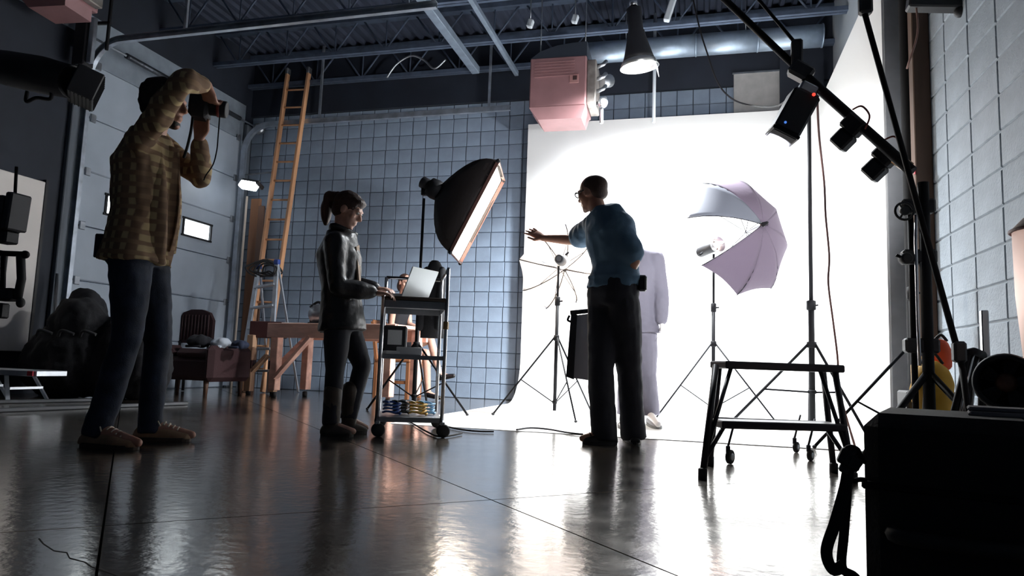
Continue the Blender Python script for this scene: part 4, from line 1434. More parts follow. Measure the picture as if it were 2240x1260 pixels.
# black lamp with louvred front, upper left
bl0 = at(150, 195, 4.6)
lv = thing('louvred_lamp', 'black boxy lamp with ribbed front jutting in at upper left', 'studio light', bl0)
rgt = (_r * .80 - _u * .36 + _fw * .45).normalized()
Rl = basis(rgt)
c1 = at(188, 193, 4.6)
MB().box(c1, (.20, .34, .25), Rl, .008).build('hood', BLACKP, lv)
for k in range(6):
    MB().box(c1 + Rl @ V((-.07 + .03 * k, 0, -.127)), (.006, .32, .01), Rl).build('louvre', BLACK, lv)
    MB().box(c1 + Rl @ V((.102, -.14 + .055 * k, 0)), (.01, .006, .23), Rl).build('front_fin', BLACK, lv)
MB().tube([c1 - rgt * .1, at(95, 165, 4.55), at(20, 150, 4.5), at(-120, 120, 4.45)], [.14, .16, .15, .10], 16).build('housing', BLACKP, lv)
MB().tube(smoothpath([at(60, 200, 4.5), at(58, 222, 4.5), at(80, 214, 4.5), at(110, 216, 4.5), at(112, 195, 4.5)]), .016, 8).build('handle', BLACK, lv)
MB().tube([at(-100, 115, 4.45), V((at(-100, 115, 4.45).x, 4.45, 4.5))], .02, 8).build('hanger', BLACK, lv)
# dark upright with brackets at the top of the near track
ub = thing('door_operator', 'dark door operator box above the near end of door track', 'operator', (XL + .35, 5.9, 3.5))
q0 = at(180, 90, 5.75)
MB().box((q0.x, 5.78, q0.z), (.16, .14, .55), None, .01).build('motor_box', BLACKP, ub)
MB().box((q0.x + .12, 5.76, q0.z - .0), (.06, .05, .5), None, .004).build('side_rail', GALV, ub)
MB().tube([(q0.x + .28, 5.8, q0.z - .1), (q0.x + .28, 5.8, 4.95)], .018, 8).build('hanger_rod', BLACK, ub)
MB().beam((q0.x - .1, 5.78, q0.z + .22), (q0.x + .3, 5.8, q0.z + .2), .03, .03).build('cross_bar', BLACKP, ub)
MB().beam((q0.x, 5.84, q0.z), (XL + .02, 5.84, q0.z), .05, .05).build('wall_mount', GALV, ub)

# camera rig at the extreme left, near the lens
rgY = 2.15
cr_ = thing('camera_rig', 'black video camera rig on a stand at the left frame edge', 'camera rig', (at(-115, 700, rgY).x, rgY, 0))
bx = at(-115, 700, rgY)
MB().tube([(bx.x, rgY, .03), (bx.x, rgY, at(0, 540, rgY).z)], .02, 12).build('column', BLACK, cr_)
MB().lathe([(.001, 0), (.10, 0), (.10, .015), (.05, .03), (.02, .05)], (bx.x, rgY, .0), (0, 0, 1), 24).build('weighted_base', BLACK, cr_)
p_ = at(8, 470, rgY)
MB().box(p_, (.09, .10, .14), None, .008).build('monitor', BLACKP, cr_)
MB().box(at(36, 465, rgY), (.035, .09, .15), Matrix.Rotation(.06, 3, 'Y'), .006).build('side_plate', mat('dark_grey_metal', (.05, .05, .055), .5, .4), cr_)
MB().tube([at(33, 425, rgY), at(36, 365, rgY)], .006, 8).build('antenna', BLACK, cr_)
MB().box(at(15, 520, rgY), (.06, .06, .05), None, .006).build('tilt_head', BLACKP, cr_)
MB().tube([at(-115, 549, rgY), at(52, 556, rgY)], .011, 10).build('cross_bar', BLACK, cr_)
MB().ell(at(55, 557, rgY), (.016, .016, .016)).build('end_knob', BLACK, cr_)
MB().tube([at(45, 560, rgY), at(47, 610, rgY), at(38, 655, rgY)], .016, 10).build('grip', RUBBER, cr_)
MB().tube([at(8, 560, rgY), at(6, 640, rgY)], .010, 10).build('side_rod', BLACK, cr_)
MB().box(at(18, 645, rgY), (.09, .06, .05), None, .008).build('lower_head', BLACKP, cr_)
MB().ell(at(45, 662, rgY), (.016, .016, .02)).build('lower_knob', RUBBER, cr_)
MB().box(at(6, 680, rgY), (.03, .04, .06), None, .006).build('mount_plate', BLACKP, cr_)
MB().box(at(-14, 590, rgY), (.05, .08, .16), None, .008).build('camera_body', BLACKP, cr_)

# ================================================================== RIGHT FOREGROUND
cs = thing('equipment_case', 'large black equipment case filling the lower right corner', 'case', gd(2080, 1500))
dv = ray(2085, 1080); dv.z = 0; dv.normalize()
sd = V((dv.y, -dv.x, 0))
Rk = basis(sd)
def kp(x_, y_, dist):
    d = ray(x_, y_)
    h = V((d.x, d.y, 0))
    return CAM + d * (dist / h.dot(dv))
tlc = kp(1886, 905, 1.28)
trc = kp(2290, 935, 1.28)
zc_ = tlc.z
wd = (V((trc.x, trc.y, 0)) - V((tlc.x, tlc.y, 0))).dot(sd)
cx_ = V((tlc.x, tlc.y, 0)) + sd * (wd / 2) + dv * .16
CASEM = mat('case_black_cloth', (.006, .006, .008), .75, bump=.2, bscale=150)
MB().box((cx_.x, cx_.y, zc_ / 2 + .012), (wd, .32, zc_ - .02), Rk, .022).build('body', CASEM, cs)
MB().box((cx_.x, cx_.y, zc_ * .72), (wd + .006, .326, .012), Rk, .003).build('lid_seam', BLACK, cs)
for a_, b_ in ((-1, -1), (1, -1), (-1, 1), (1, 1)):
    p_ = cx_ + sd * (a_ * (wd / 2 - .05)) + dv * (b_ * .12)
    MB().lathe([(.02, 0), (.025, .003), (.025, .02)], p_, (0, 0, 1), 12).build('foot', RUBBER, cs)
hq = cx_ - dv * .16 + V((0, 0, zc_ * .55))
MB().tube(smoothpath([hq - sd * .08, hq - sd * .06 - dv * .03, hq + sd * .06 - dv * .03, hq + sd * .08]), .012, 8).build('handle', RUBBER, cs)
cl_ = kp(2165, 925, 1.45)
t = thing('grey_cloth', 'folded grey cloth lying on top of the black case', 'cloth', (cl_.x, cl_.y, zc_))
MB().box((cl_.x + .02, cl_.y, zc_ + .004), (.10, .12, .010), Rk, .004).build('fold', mat('grey_felt', (.16, .15, .16), .9), t)
MB().box((cl_.x + .015, cl_.y + .01, zc_ + .012), (.085, .10, .008), Rk, .003).build('upper_fold', mat('grey_felt', (.16, .15, .16), .9), t)

# strap and clips hanging at its left side
sp = thing('shoulder_strap', 'black shoulder strap looping down beside the black case', 'strap', kp(1830, 1240, 1.25))
def ribbon(pts, w, name, par, m):
    pts = smoothpath(pts, 8)
    rings = []
    for i, p in enumerate(pts):
        t_ = (pts[min(i + 1, len(pts) - 1)] - pts[max(i - 1, 0)]).normalized()
        s_ = t_.cross(dv).normalized()
        n_ = dv
        rings.append([p + s_ * w + n_ * .0015, p - s_ * w + n_ * .0015, p - s_ * w - n_ * .0015, p + s_ * w - n_ * .0015])
    return MB().loft(rings, smooth=False).build(name, m, par)
WEB = mat('black_webbing', (.008, .008, .010), .8)
ribbon([kp(1858, 1000, 1.22), kp(1850, 1060, 1.22), kp(1828, 1140, 1.22), kp(1808, 1205, 1.22), kp(1822, 1246, 1.22), kp(1845, 1236, 1.22)], .0085, 'webbing', sp, WEB)
ribbon([kp(1856, 1010, 1.25), kp(1852, 1090, 1.25), kp(1846, 1170, 1.25), kp(1842, 1240, 1.25), kp(1870, 1262, 1.25), kp(1900, 1300, 1.25)], .007, 'webbing', sp, WEB)
for x_, y_, s_ in ((1852, 1000, .016), (1868, 1012, .014), (1862, 990, .012), (1850, 1022, .012)):
    MB().box(kp(x_, y_, 1.22), (s_ * 1.4, s_, s_ * 1.6), Matrix.Rotation(.4, 3, 'Y'), .003).build('buckle', BLACKP, sp)
MB().tube(smoothpath([kp(1846, 985, 1.22), kp(1860, 978, 1.22), kp(1876, 984, 1.22), kp(1882, 1000, 1.22), kp(1890, 1010, 1.24)]), .004, 8).build('clip_ring', BLACK, sp)
MB().tube(smoothpath([kp(1868, 1052, 1.22), kp(1880, 1049, 1.24), kp(1892, 1050, 1.26)]), .004, 8).build('clip_ring', BLACK, sp)

# yellow and orange bags behind the rig
def sack(name, label, c, r, m, cat='sandbag'):
    t = thing(name, label, cat, (c[0], c[1], c[2] - r[2]))
    remeshed(MB().ell(c, r).ell((c[0], c[1], c[2] - r[2] * .5), (r[0] * .95, r[1] * .95, r[2] * .5)), 'cloth', m, t, .012, 2, lambda p: .010 * noise.noise(p * 16))
    MB().tube(smoothpath([V(c) + V((-r[0] * .5, 0, r[2] * .9)), V(c) + V((0, -.01, r[2] * 1.25)), V(c) + V((r[0] * .5, 0, r[2] * .9))]), .008, 6).build('strap', RUBBER, t)
    return t
q = at(2040, 858, 4.0); sack('sandbag', 'yellow sandbag behind the boom stand legs', (q.x, q.y, q.z), (.10, .08, .16), mat('yellow_cloth', (.55, .30, .02), .7))
q = at(2058, 778, 4.1); sack('orange_bag', 'bright orange bag hung on the boom stand', (q.x, q.y, q.z), (.06, .05, .085), mat('orange_cloth', (.80, .10, .03), .6), 'bag')
q = at(2010, 815, 4.3)
t = thing('yellow_bottle', 'small bright yellow bottle standing behind the twin columns', 'bottle', (q.x, q.y, q.z - .1))
MB().lathe([(.001, 0), (.035, .003), (.038, .02), (.038, .14), (.02, .17), (.016, .19)], (q.x, q.y, q.z - .1), (0, 0, 1), 16).build('body', mat('bright_yellow', (.85, .45, .02), .4), t)
MB().lathe([(.018, .19), (.018, .215), (.001, .218)], (q.x, q.y, q.z - .1), (0, 0, 1), 14).build('cap', BLACKP, t)
tag(MB().box((q.x + .06, q.y + .03, (q.z - .1) / 2), (.28, .2, q.z - .1), None, .01).build('plastic_crate', BLACKP), 'dark crate under the yellow bottle beside the wall', 'crate')

# folded black tripod, fan and clutter along the wall
q = at(2125, 830, 3.4)
tp = thing('folded_tripod', 'folded black tripod with silver tubes leaning right of boom stand', 'tripod', (q.x, q.y, 0))
for k, (xa, ya, xb, yb) in enumerate(((2118, 772, 2085, 905), (2128, 770, 2112, 905), (2148, 775, 2146, 905))):
    a_, b_ = at(xa, ya, 3.4 + .05 * k), at(xb, yb, 3.4 + .05 * k)
    e_ = b_ + (b_ - a_) * ((b_.z - .01) / (a_.z - b_.z))
    lg = MB().tube([a_, e_], .013, 10).build('leg', BLACK, tp)
    MB().tube([a_ + V((.02, 0, 0)), a_.lerp(e_, .55) + V((.02, 0, 0))], .007, 8).build('silver_tube', CHROME, lg)
MB().tube([at(2112, 772, 3.4), at(2130, 768, 3.4), at(2150, 776, 3.45)], .016, 10).build('top_bar', BLACK, tp)
MB().ell(at(2100, 765, 3.4), (.022, .022, .018)).build('head_knob', RUBBER, tp)
MB().tube([at(2082, 768, 3.4), at(2108, 772, 3.4)], .010, 8).build('pan_handle', RUBBER, tp)
tag(MB().box(at(2158, 830, 3.6) + V((0, 0, 0)), (.03, .03, .62), None, .004).build('silver_bar', CHROME), 'short upright silver bar standing right of the folded tripod', 'bar')

fn = at(2203, 838, 2.55)
fa_ = thing('floor_fan', 'round black floor fan with brown hub near the right edge', 'fan', (fn.x, fn.y, 0))
fdn = V((-.45, -.85, .1)).normalized()
MB().lathe([(.075, -.04), (.085, -.04), (.09, -.02), (.09, .03), (.082, .04), (.072, .035), (.072, -.03)], fn, fdn, 30, caps=False).build('ring', BLACKP, fa_)
MB().lathe([(.001, -.03), (.028, -.03), (.03, .02), (.02, .035), (.001, .038)], fn, fdn, 18).build('hub', mat('brown_hub', (.12, .05, .03), .5), fa_)
fx = fdn.orthogonal().normalized(); fy = fdn.cross(fx)
for k in range(5):
    an = 2 * PI * k / 5
    d_ = fx * math.cos(an) + fy * math.sin(an)
    e_ = fx * -math.sin(an) + fy * math.cos(an)
    MB().prism([fn + d_ * .025 + e_ * -.012, fn + d_ * .07 + e_ * -.025 + fdn * .01, fn + d_ * .07 + e_ * .025 - fdn * .01, fn + d_ * .025 + e_ * .012], fdn * .003).build('blade', BLACKP, fa_)
MB().lathe([(.001, -.045), (.09, -.045), (.09, -.04), (.001, -.04)], fn, fdn, 24).build('rear_plate', BLACKP, fa_)
MB().box((fn.x, fn.y + .01, fn.z / 2 - .05), (.06, .05, fn.z - .12), None, .008).build('stem', BLACKP, fa_)
MB().box((fn.x, fn.y, .02), (.22, .2, .035), None, .012).build('base', BLACKP, fa_)
for lab, x_, y_, Y_, r_ in (('crumpled dark grey canvas bag under the fan', 2195, 915, 2.3, (.10, .09, .075)), ('black gear bag at the right edge behind the case', 2245, 960, 2.05, (.08, .08, .08))):
    q = at(x_, y_, Y_)
    t = thing('canvas_bag', lab, 'bag', (q.x, q.y, 0))
    remeshed(MB().ell((q.x, q.y, r_[2] * 1.6), r_).ell((q.x, q.y, r_[2] * .9), (r_[0], r_[1], r_[2] * .9)), 'cloth', mat('dark_canvas_%d' % x_, (.035, .034, .036), .8), t, .012, 2, lambda p: .014 * noise.noise(p * 14))
    MB().tube(smoothpath([V((q.x - .05, q.y - .07, r_[2] * 2)), V((q.x, q.y - .09, r_[2] * 2.6)), V((q.x + .05, q.y - .07, r_[2] * 2))]), .008, 6).build('strap', STEEL, t)

# white cloth lantern with dark red rim on the far right
qn = at(2320, 640, 2.7)
ln = thing('cloth_lantern', 'white cloth lantern light with dark red rim at the right edge', 'lantern', (qn.x, qn.y, 0))
zt3, zb3 = at(2226, 506, 2.7).z, at(2236, 785, 2.7).z
rr0 = qn.x - at(2219, 515, 2.7).x
LN = mat('lantern_cloth', (.80, .70, .66), .7, trans=.3)
MB().lathe([(rr0 * .86, zb3), (rr0 * .98, (zb3 + zt3) / 2), (rr0, zt3)], (qn.x, qn.y, 0), (0, 0, 1), 28).build('shade', LN, ln)
MB().lathe([(rr0 * 1.03, zt3), (rr0 * 1.05, zt3 + .006), (rr0 * .55, zt3 + .075), (rr0 * .2, zt3 + .09)], (qn.x, qn.y, 0), (0, 0, 1), 28).build('top_cap', LN, ln)
MB().tube([V((qn.x + rr0 * 1.045 * math.cos(a), qn.y + rr0 * 1.045 * math.sin(a), zt3 + .003)) for a in [2 * PI * k / 28 for k in range(28)]], .006, 8, closed=True).build('rim', mat('dark_red_trim', (.12, .02, .015), .5), ln)
lp_ = bpy.data.lights.new('lantern_fill_light', 'POINT'); lp_.energy = 1.3; lp_.color = (1, .93, .9); lp_.shadow_soft_size = .04  # added lamp inside the shade, there to brighten the cloth
lo_ = bpy.data.objects.new('lantern_fill_light', lp_); COL.objects.link(lo_); lo_.parent = ln; lo_.location = (0, 0, (zb3 + zt3) / 2)
MB().tube([(qn.x, qn.y, .01), (qn.x, qn.y, zb3 + .05)], .014, 10).build('pole', BLACK, ln)
for an in (30, 150, 270):
    MB().tube([(qn.x, qn.y, .25), (qn.x + .2 * math.cos(math.radians(an)), qn.y + .2 * math.sin(math.radians(an)), .012)], .009, 8).build('leg', BLACK, ln)

# ================================================================== PEOPLE
def ringpts(c, sv, fv, w, d, n=24, p=2.3):
    out = []
    for k in range(n):
        a = 2 * PI * k / n
        ca, sa = math.cos(a), math.sin(a)
        out.append(V(c) + sv * (w * math.copysign(abs(ca) ** (2 / p), ca)) + fv * (d * math.copysign(abs(sa) ** (2 / p), sa)))
    return out


def torso(mb, pts, sides, dims, infl=0.0):
    """loft through spine points; sides give the across vector per point"""
    rings = []
    for i, c in enumerate(pts):
        t = (pts[min(i + 1, len(pts) - 1)] - pts[max(i - 1, 0)]).normalized()
        s = (sides[i] - t * sides[i].dot(t)).normalized()
        f = t.cross(s)
        w, d = dims[i]
        rings.append(ringpts(c, s, f, w + infl, d + infl))
    mb.loft(rings)


def hand(mb, wrist, dirv, pn, side, curl=(20, 25, 15), size=1.0, spread=4, thumb=(.8, .5)):
    """dirv: along the fingers, pn: palm facing direction, side: +1/-1 which side the thumb leaves"""
    d = V(dirv).normalized()
    p = V(pn) - d * V(pn).dot(d)
    p.normalize()
    s = d.cross(p) * side
    L = .085 * size
    rings = [ringpts(V(wrist) + d * (L * t), s, p, w * size, th * size, 14) for t, w, th in ((-.1, .026, .020), (.15, .030, .018), (.55, .040, .016), (.95, .041, .013))]
    mb.loft(rings)
    for k, (off, ln_) in enumerate(((.030, .072), (.010, .080), (-.010, .074), (-.029, .058))):
        base = V(wrist) + d * (L * .92) + s * off * size
        dd = (d + s * (off * spread)).normalized()
        pts = [base]
        ang = 0
        for q_, sg in ((curl[0], .44), (curl[1], .31), (curl[2], .25)):
            ang += math.radians(q_)
            pts.append(pts[-1] + (dd * math.cos(ang) + p * math.sin(ang)) * (ln_ * sg * size))
        mb.chain(pts, [.0095 * size, .009 * size, .0082 * size, .0070 * size], 8)
    tb = V(wrist) + d * (L * .25) + s * .026 * size
    td = (d * thumb[0] + s * .75 + p * thumb[1]).normalized()
    t2 = (d * 1.0 + s * .25 + p * thumb[1]).normalized()
    pts = [tb, tb + td * .035 * size, tb + td * .035 * size + t2 * .03 * size, tb + td * .035 * size + t2 * .055 * size]
    mb.chain(pts, [.014 * size, .0115 * size, .0100 * size, .0085 * size], 8)


def head(mb, c, f, u, s=1.0):
    """returns basis; c is skull centre"""
    Rh = basis(f, u)
    o = lambda x, y, z: V(c) + Rh @ (V((x, y, z)) * s)
    mb.ell(o(-.012, 0, .022), (.098 * s, .076 * s, .092 * s), Rh)
    mb.ell(o(.030, 0, -.035), (.062 * s, .061 * s, .080 * s), Rh)
    mb.ell(o(.050, 0, -.092), (.036 * s, .042 * s, .028 * s), Rh)
    mb.ell(o(.072, 0, -.108), (.018 * s, .020 * s, .015 * s), Rh)
    mb.ell(o(.078, 0, .022), (.018 * s, .052 * s, .013 * s), Rh)
    mb.cap(o(.088, 0, .008), o(.108, 0, -.030), .009 * s, .0135 * s, 10)
    mb.ell(o(.098, .010, -.034), (.012 * s, .009 * s, .009 * s), Rh)
    mb.ell(o(.098, -.010, -.034), (.012 * s, .009 * s, .009 * s), Rh)
    mb.ell(o(.086, 0, -.064), (.012 * s, .024 * s, .006 * s), Rh)
    mb.ell(o(.084, 0, -.076), (.012 * s, .021 * s, .007 * s), Rh)
    for y in (-1, 1):
        mb.ell(o(-.004, y * .077, -.012), (.020 * s, .010 * s, .032 * s), Rh)
        mb.ell(o(.055, y * .045, -.02), (.028 * s, .022 * s, .026 * s), Rh)
    return Rh, o


def eyes(o, par, s=1.0):
    for y in (-1, 1):
        e = MB().ell(o(.082, y * .030, .004), (.011 * s, .011 * s, .011 * s), None, 12, 8).build('eye', mat('eye_white', (.6, .58, .55), .3), par)
        MB().ell(o(.0895, y * .030, .004), (.005 * s, .0055 * s, .0055 * s), None, 10, 6).build('iris', mat('iris_dark', (.03, .02, .015), .2), e)
        MB().cap(o(.088, y * .014, .024), o(.080, y * .047, .026), .004 * s, .003 * s, 6).build('eyebrow', mat('dark_brow', (.03, .02, .015), .8), par)


def shoe(root, ankle, toe, heel_back=.07, w=.046, h=.075, mu=None, ms=None, laces=None, hi=0.0):
    """upper built over the foot line, sole, laces"""
    a = V(ankle)
    d = V(toe) - a
    d.z = 0
    L = d.length
    d.normalize()
    s = V((-d.y, d.x, 0))
    g = V((a.x, a.y, 0))
    m = MB()
    prof_ = [(-heel_back, .030, .05, .6), (-heel_back * .6, .036, h, 1), (0.02, .038, h + .005, 1), (L * .45, w * .92, h * .86, 1), (L * .72, w, h * .64, 1), (L * .92, w * .85, h * .54, 1), (L, w * .4, h * .36, 1)]
    rings = []
    for x_, hw, hh, _ in prof_:
        c = g + d * x_
        ring = []
        for k in range(16):
            an = 2 * PI * k / 16
            ring.append(c + s * (hw * math.cos(an)) + V((0, 0, .018 + max(-0.2, math.sin(an)) * (hh - .018) if math.sin(an) > 0 else .018 + .010 * math.sin(an))))
        rings.append(ring)
    m.loft(rings)
    if hi:
        m.cap(g + d * .005 + V((0, 0, h)), g + V((0, 0, hi)), .048, .056, 14)
    up = remeshed(m, 'shoe', mu, root, .008, 2)
    out = []
    for k in range(26):
        an = 2 * PI * k / 26
        c = math.cos(an)
        x_ = (L + heel_back) / 2 * (c) + (L - heel_back) / 2
        wv = (w + .004) * (1 - .25 * max(0, -c)) * math.sqrt(max(0, 1 - abs(c) ** 3.2)) + .004
        out.append(g + d * x_ + s * (wv * (1 if math.sin(an) >= 0 else -1)))
    MB().prism([p + V((0, 0, .001)) for p in out], (0, 0, .022)).build('sole', ms or RUBBER, up)
    if laces:
        for k in range(4):
            x_ = L * (.34 + .11 * k)
            hh = h * (1.0 - .10 * k) + .004
            MB().tube(smoothpath([g + d * x_ - s * .024 + V((0, 0, hh - .010)), g + d * (x_ + .004) + V((0, 0, hh + .004)), g + d * x_ + s * .024 + V((0, 0, hh - .010))], 3), .0055, 6).build('lace', laces, up)
        MB().tube(smoothpath([g + d * L * .24 + V((0, 0, h + .002)), g + d * L * .2 - s * .03 + V((0, 0, h + .02)), g + d * L * .3 - s * .045 + V((0, 0, h - .01))], 4), .0035, 6).build('lace_bow', laces, up)
    return up


def limb(mb, a, b_, c, r, infl=0.0, upto=1.0):
    """two-segment limb with muscle bulge"""
    a, b_, c = V(a), V(b_), V(c)
    m1 = a.lerp(b_, .45)
    mb.cap(a, m1, r[0] + infl, r[1] + infl)
    mb.cap(m1, b_, r[1] + infl, r[2] + infl)
    m2 = b_.lerp(c, .33)
    mb.cap(b_, m2, r[2] + infl, r[3] + infl)
    mb.cap(m2, c, r[3] + infl, r[4] + infl)


ARM = (.050, .047, .038, .039, .026)
LEG = (.088, .078, .056, .057, .038)


def person(label, J, P, base, skin, hands, neck_r=.055):
    """J: joints. P: options. Builds the continuous body and returns root and helpers"""
    root = thing('person', label, 'person', base)
    body = MB()
    sp_ = P['sp']
    sides = [(J['hr'] - J['hl']).normalized()] * 2 + [((J['hr'] - J['hl']).normalized() + (J['sr'] - J['sl']).normalized()).normalized()] + [(J['sr'] - J['sl']).normalized()] * 4
    pts = [J['pel'] - (J['waist'] - J['pel']).normalized() * .09, J['pel'], J['waist'], J['waist'].lerp(J['chest'], .55), J['chest'], J['chest'].lerp(J['neck'], .7), J['neck']]
    k = P.get('k', 1.0)
    dims = [(.10 * k, .07 * k), (.165 * k, .112 * k), (.145 * k, .10 * k), (.158 * k, .115 * k), (.178 * k, .125 * k), (.150 * k, .085 * k), (.06 * k, .06 * k)]
    P['_t'] = (pts, sides, dims)
    torso(body, pts, sides, dims)
    hd = J['head']
    body.cap(J['neck'] - V((0, 0, .03)), hd - V(P['hu']).normalized() * .06 - V(P['hf']).normalized() * .015, neck_r * k + .004, neck_r * k, 14)
    for s in 'lr':
        body.cap(J['chest'].lerp(J['neck'], .5), J['s' + s], .06 * k, .058 * k)
        limb(body, J['s' + s], J['e' + s], J['w' + s], [q * k for q in ARM])
        limb(body, J['h' + s], J['k' + s], J['a' + s], [q * k for q in LEG])
        body.cap(J['a' + s] + V((0, 0, 0)), V((J['t' + s].x, J['t' + s].y, .035)) if not P.get('sit') else J['t' + s], .036 * k, .022 * k)
    for h in hands:
        hand(body, *h)
    Rh, o = head(body, hd, P['hf'], P['hu'], P.get('hs', 1.0))
    remeshed(body, 'body', skin, root, .0065, 3)
    eyes(o, root, P.get('hs', 1.0))
    return root, o, Rh


def shirt(root, J, P, m, infl=.022, arm_to=1.0, hem=.06, disp=None, name='shirt', flare=.0, arm_infl=.016, voxel=.011):
    mb = MB()
    pts, sides, dims = P['_t']
    pts = [p.copy() for p in pts]
    pts[0] = pts[1] - (pts[2] - pts[1]).normalized() * hem
    dims = list(dims)
    dims[0] = (dims[1][0] + flare, dims[1][1] + flare)
    dims[-1] = (dims[-1][0] + .012, dims[-1][1] + .012)
    torso(mb, pts, sides, dims, infl)
    for s in 'lr':
        a, e, w = J['s' + s], J['e' + s], J['w' + s]
        k = P.get('k', 1)
        mb.cap(J['chest'].lerp(J['neck'], .5), a, .065 * k + infl * .6, .06 * k + infl * .6)
        if arm_to <= .5:
            q = a.lerp(e, arm_to * 2)
            mb.cap(a, q, ARM[0] * k + arm_infl, ARM[1] * k + arm_infl * 1.4)
        else:
            q = e.lerp(w, (arm_to - .5) * 2)
            mb.cap(a, a.lerp(e, .5), ARM[0] * k + arm_infl + .004, ARM[1] * k + arm_infl)
            mb.cap(a.lerp(e, .5), e, ARM[1] * k + arm_infl, ARM[2] * k + arm_infl)
            mb.cap(e, e.lerp(q, .4), ARM[2] * k + arm_infl, ARM[3] * k + arm_infl)
            mb.cap(e.lerp(q, .4), q, ARM[3] * k + arm_infl, ARM[4] * k + arm_infl)
    return remeshed(mb, name, m, root, voxel, 3, disp)


def trousers(root, J, P, m, infl=.018, ankle=.065, disp=None, name='trousers', low=.0):
    mb = MB()
    pts, sides, dims = P['_t']
    k = P.get('k', 1)
    w = pts[1].lerp(pts[2], .45)
    torso(mb, [pts[1] - (pts[2] - pts[1]).normalized() * .11, pts[1] - (pts[2] - pts[1]).normalized() * .03, pts[1], w], [sides[0]] * 4, [(dims[1][0] * .92, dims[1][1] * .95), (dims[1][0], dims[1][1] * 1.05), dims[1], (dims[2][0] + .005, dims[2][1] + .005)], infl * .8)
    for s in 'lr':
        h, kn, a = J['h' + s], J['k' + s], J['a' + s] - V((0, 0, low))
        mb.cap(h, h.lerp(kn, .5), LEG[0] * k + infl, LEG[1] * k + infl)
        mb.cap(h.lerp(kn, .5), kn, LEG[1] * k + infl, LEG[2] * k + infl)
        mb.cap(kn, kn.lerp(a, .5), LEG[2] * k + infl, (LEG[3] * k + infl + ankle) / 2)
        mb.tube([kn.lerp(a, .45), a], [(LEG[3] * k + infl + ankle) / 2, ankle], 16)
    return remeshed(mb, name, m, root, .011, 3, disp)


def folds(amp=.006, f1=9, f2=24):
    return lambda p: amp * noise.noise(V((p.x * f1, p.y * f1, p.z * f1 * .45))) + amp * .45 * noise.noise(p * f2)


Z3 = V((0, 0, 1))
# ---------------- photographer
FWD = V((.966, .26, 0))
J = dict(pel=at(300, 535, 2.95), waist=at(306, 470, 2.95), chest=at(312, 362, 2.95), neck=at(335, 292, 2.95), head=at(360, 226, 2.97),
         sr=at(306, 306, 2.79), sl=at(345, 310, 3.12), er=at(400, 176, 2.70), wr=at(452, 186, 2.86), el=at(436, 388, 3.12), wl=at(436, 300, 3.02),
         hr=at(286, 560, 2.87), hl=at(322, 560, 3.04), kr=at(278, 745, 2.83), kl=at(346, 750, 3.12), ar=at(210, 938, 2.80), al=at(328, 932, 3.12))
J['tr'] = gd(300, 985); J['tl'] = gd(418, 966)
P = dict(sp=None, hf=FWD + V((0, 0, -.08)), hu=V((.10, 0, 1)), k=1.0, hs=1.08)
cpos = at(440, 226, 2.95)
root, o, Rh = person('photographer in tan plaid shirt and dark jeans, camera raised to eye', J, P, (J['ar'].x, 2.95, 0), SKIN,
                     [(J['wr'], (cpos + V((.07, 0, .0)) - J['wr']).normalized() + V((0, 0, -.35)), V((-.2, 1, -.4)), -1, (38, 42, 25), 1.05),
                      (J['wl'], V((.25, -.25, 1)), V((.2, -1, .2)), 1, (28, 35, 25), 1.05)])
PLAID = stripes('tan_plaid_flannel', (.20, .12, .07), (.48, .36, .19), (.26, .16, .09), 5.5)


def shfold(p):
    return .016 * noise.noise(V((p.x * 12, p.y * 12, p.z * 3.2))) + .004 * noise.noise(p * 28)


shirt(root, J, P, PLAID, .026, .92, .10, shfold, 'shirt', .02, .015)
# hanging open shirt fronts
fc = J['chest'] + FWD * .155
for s_, w0 in ((-1, .02), (1, .03)):
    rows_ = []
    sv = V((.26, -.966, 0)) * s_ * -1
    for i in range(13):
        t = i / 12
        z = J['chest'].z + .10 - t * (.62 if s_ < 0 else .55)
        row = []
        for j in range(7):
            q = j / 6
            off = FWD * (.0 + .035 * math.sin(t * 2.4) + .018 * math.sin(q * 9 + t * 3)) + sv * (-.01 + .13 * q) - FWD * (.06 * q * q)
            row.append(V((fc.x, fc.y, z)) + off)
        rows_.append(row)
    MB().grid(rows_, th=FWD * .006).build('shirt_front', PLAID, root)
JEAN = mat('dark_denim', (.012, .020, .042), .8, var=.35, scale=12, bump=.2, bscale=160)
trousers(root, J, P, JEAN, .014, .060, folds(.009, 8, 20), 'jeans', .035)
MB().box(J['pel'] + V((-.06, -.135, -.03)), (.11, .012, .12), basis(V((.9, .3, 0))), .005).build('pocket', JEAN, root)
for s_, L_ in (('r', J['tr']), ('l', J['tl'])):
    shoe(root, J['a' + s_], L_, .075, .050, .092, mat('tan_suede', (.34, .21, .12), .75, var=.3), mat('brown_sole', (.05, .03, .02), .7), mat('pale_lace', (.75, .66, .52), .7))
hm = MB()
hm.ell(o(-.028, 0, .040), (.098 * 1.08, .084 * 1.08, .088 * 1.08), Rh).ell(o(-.055, 0, .0), (.070, .078, .088), Rh).ell(o(.03, 0, .085), (.062, .07, .035), Rh)
remeshed(hm, 'hair', mat('dark_brown_hair', (.018, .012, .010), .6, bump=.4, bscale=90), root, .010, 2, lambda p: .006 * noise.noise(p * 40))
remeshed(MB().ell(o(.058, 0, -.098), (.034, .044, .028), Rh).ell(o(.02, 0, -.075), (.04, .064, .03), Rh), 'beard', mat('dark_brown_hair', (.018, .012, .010), .6), root, .008, 2)

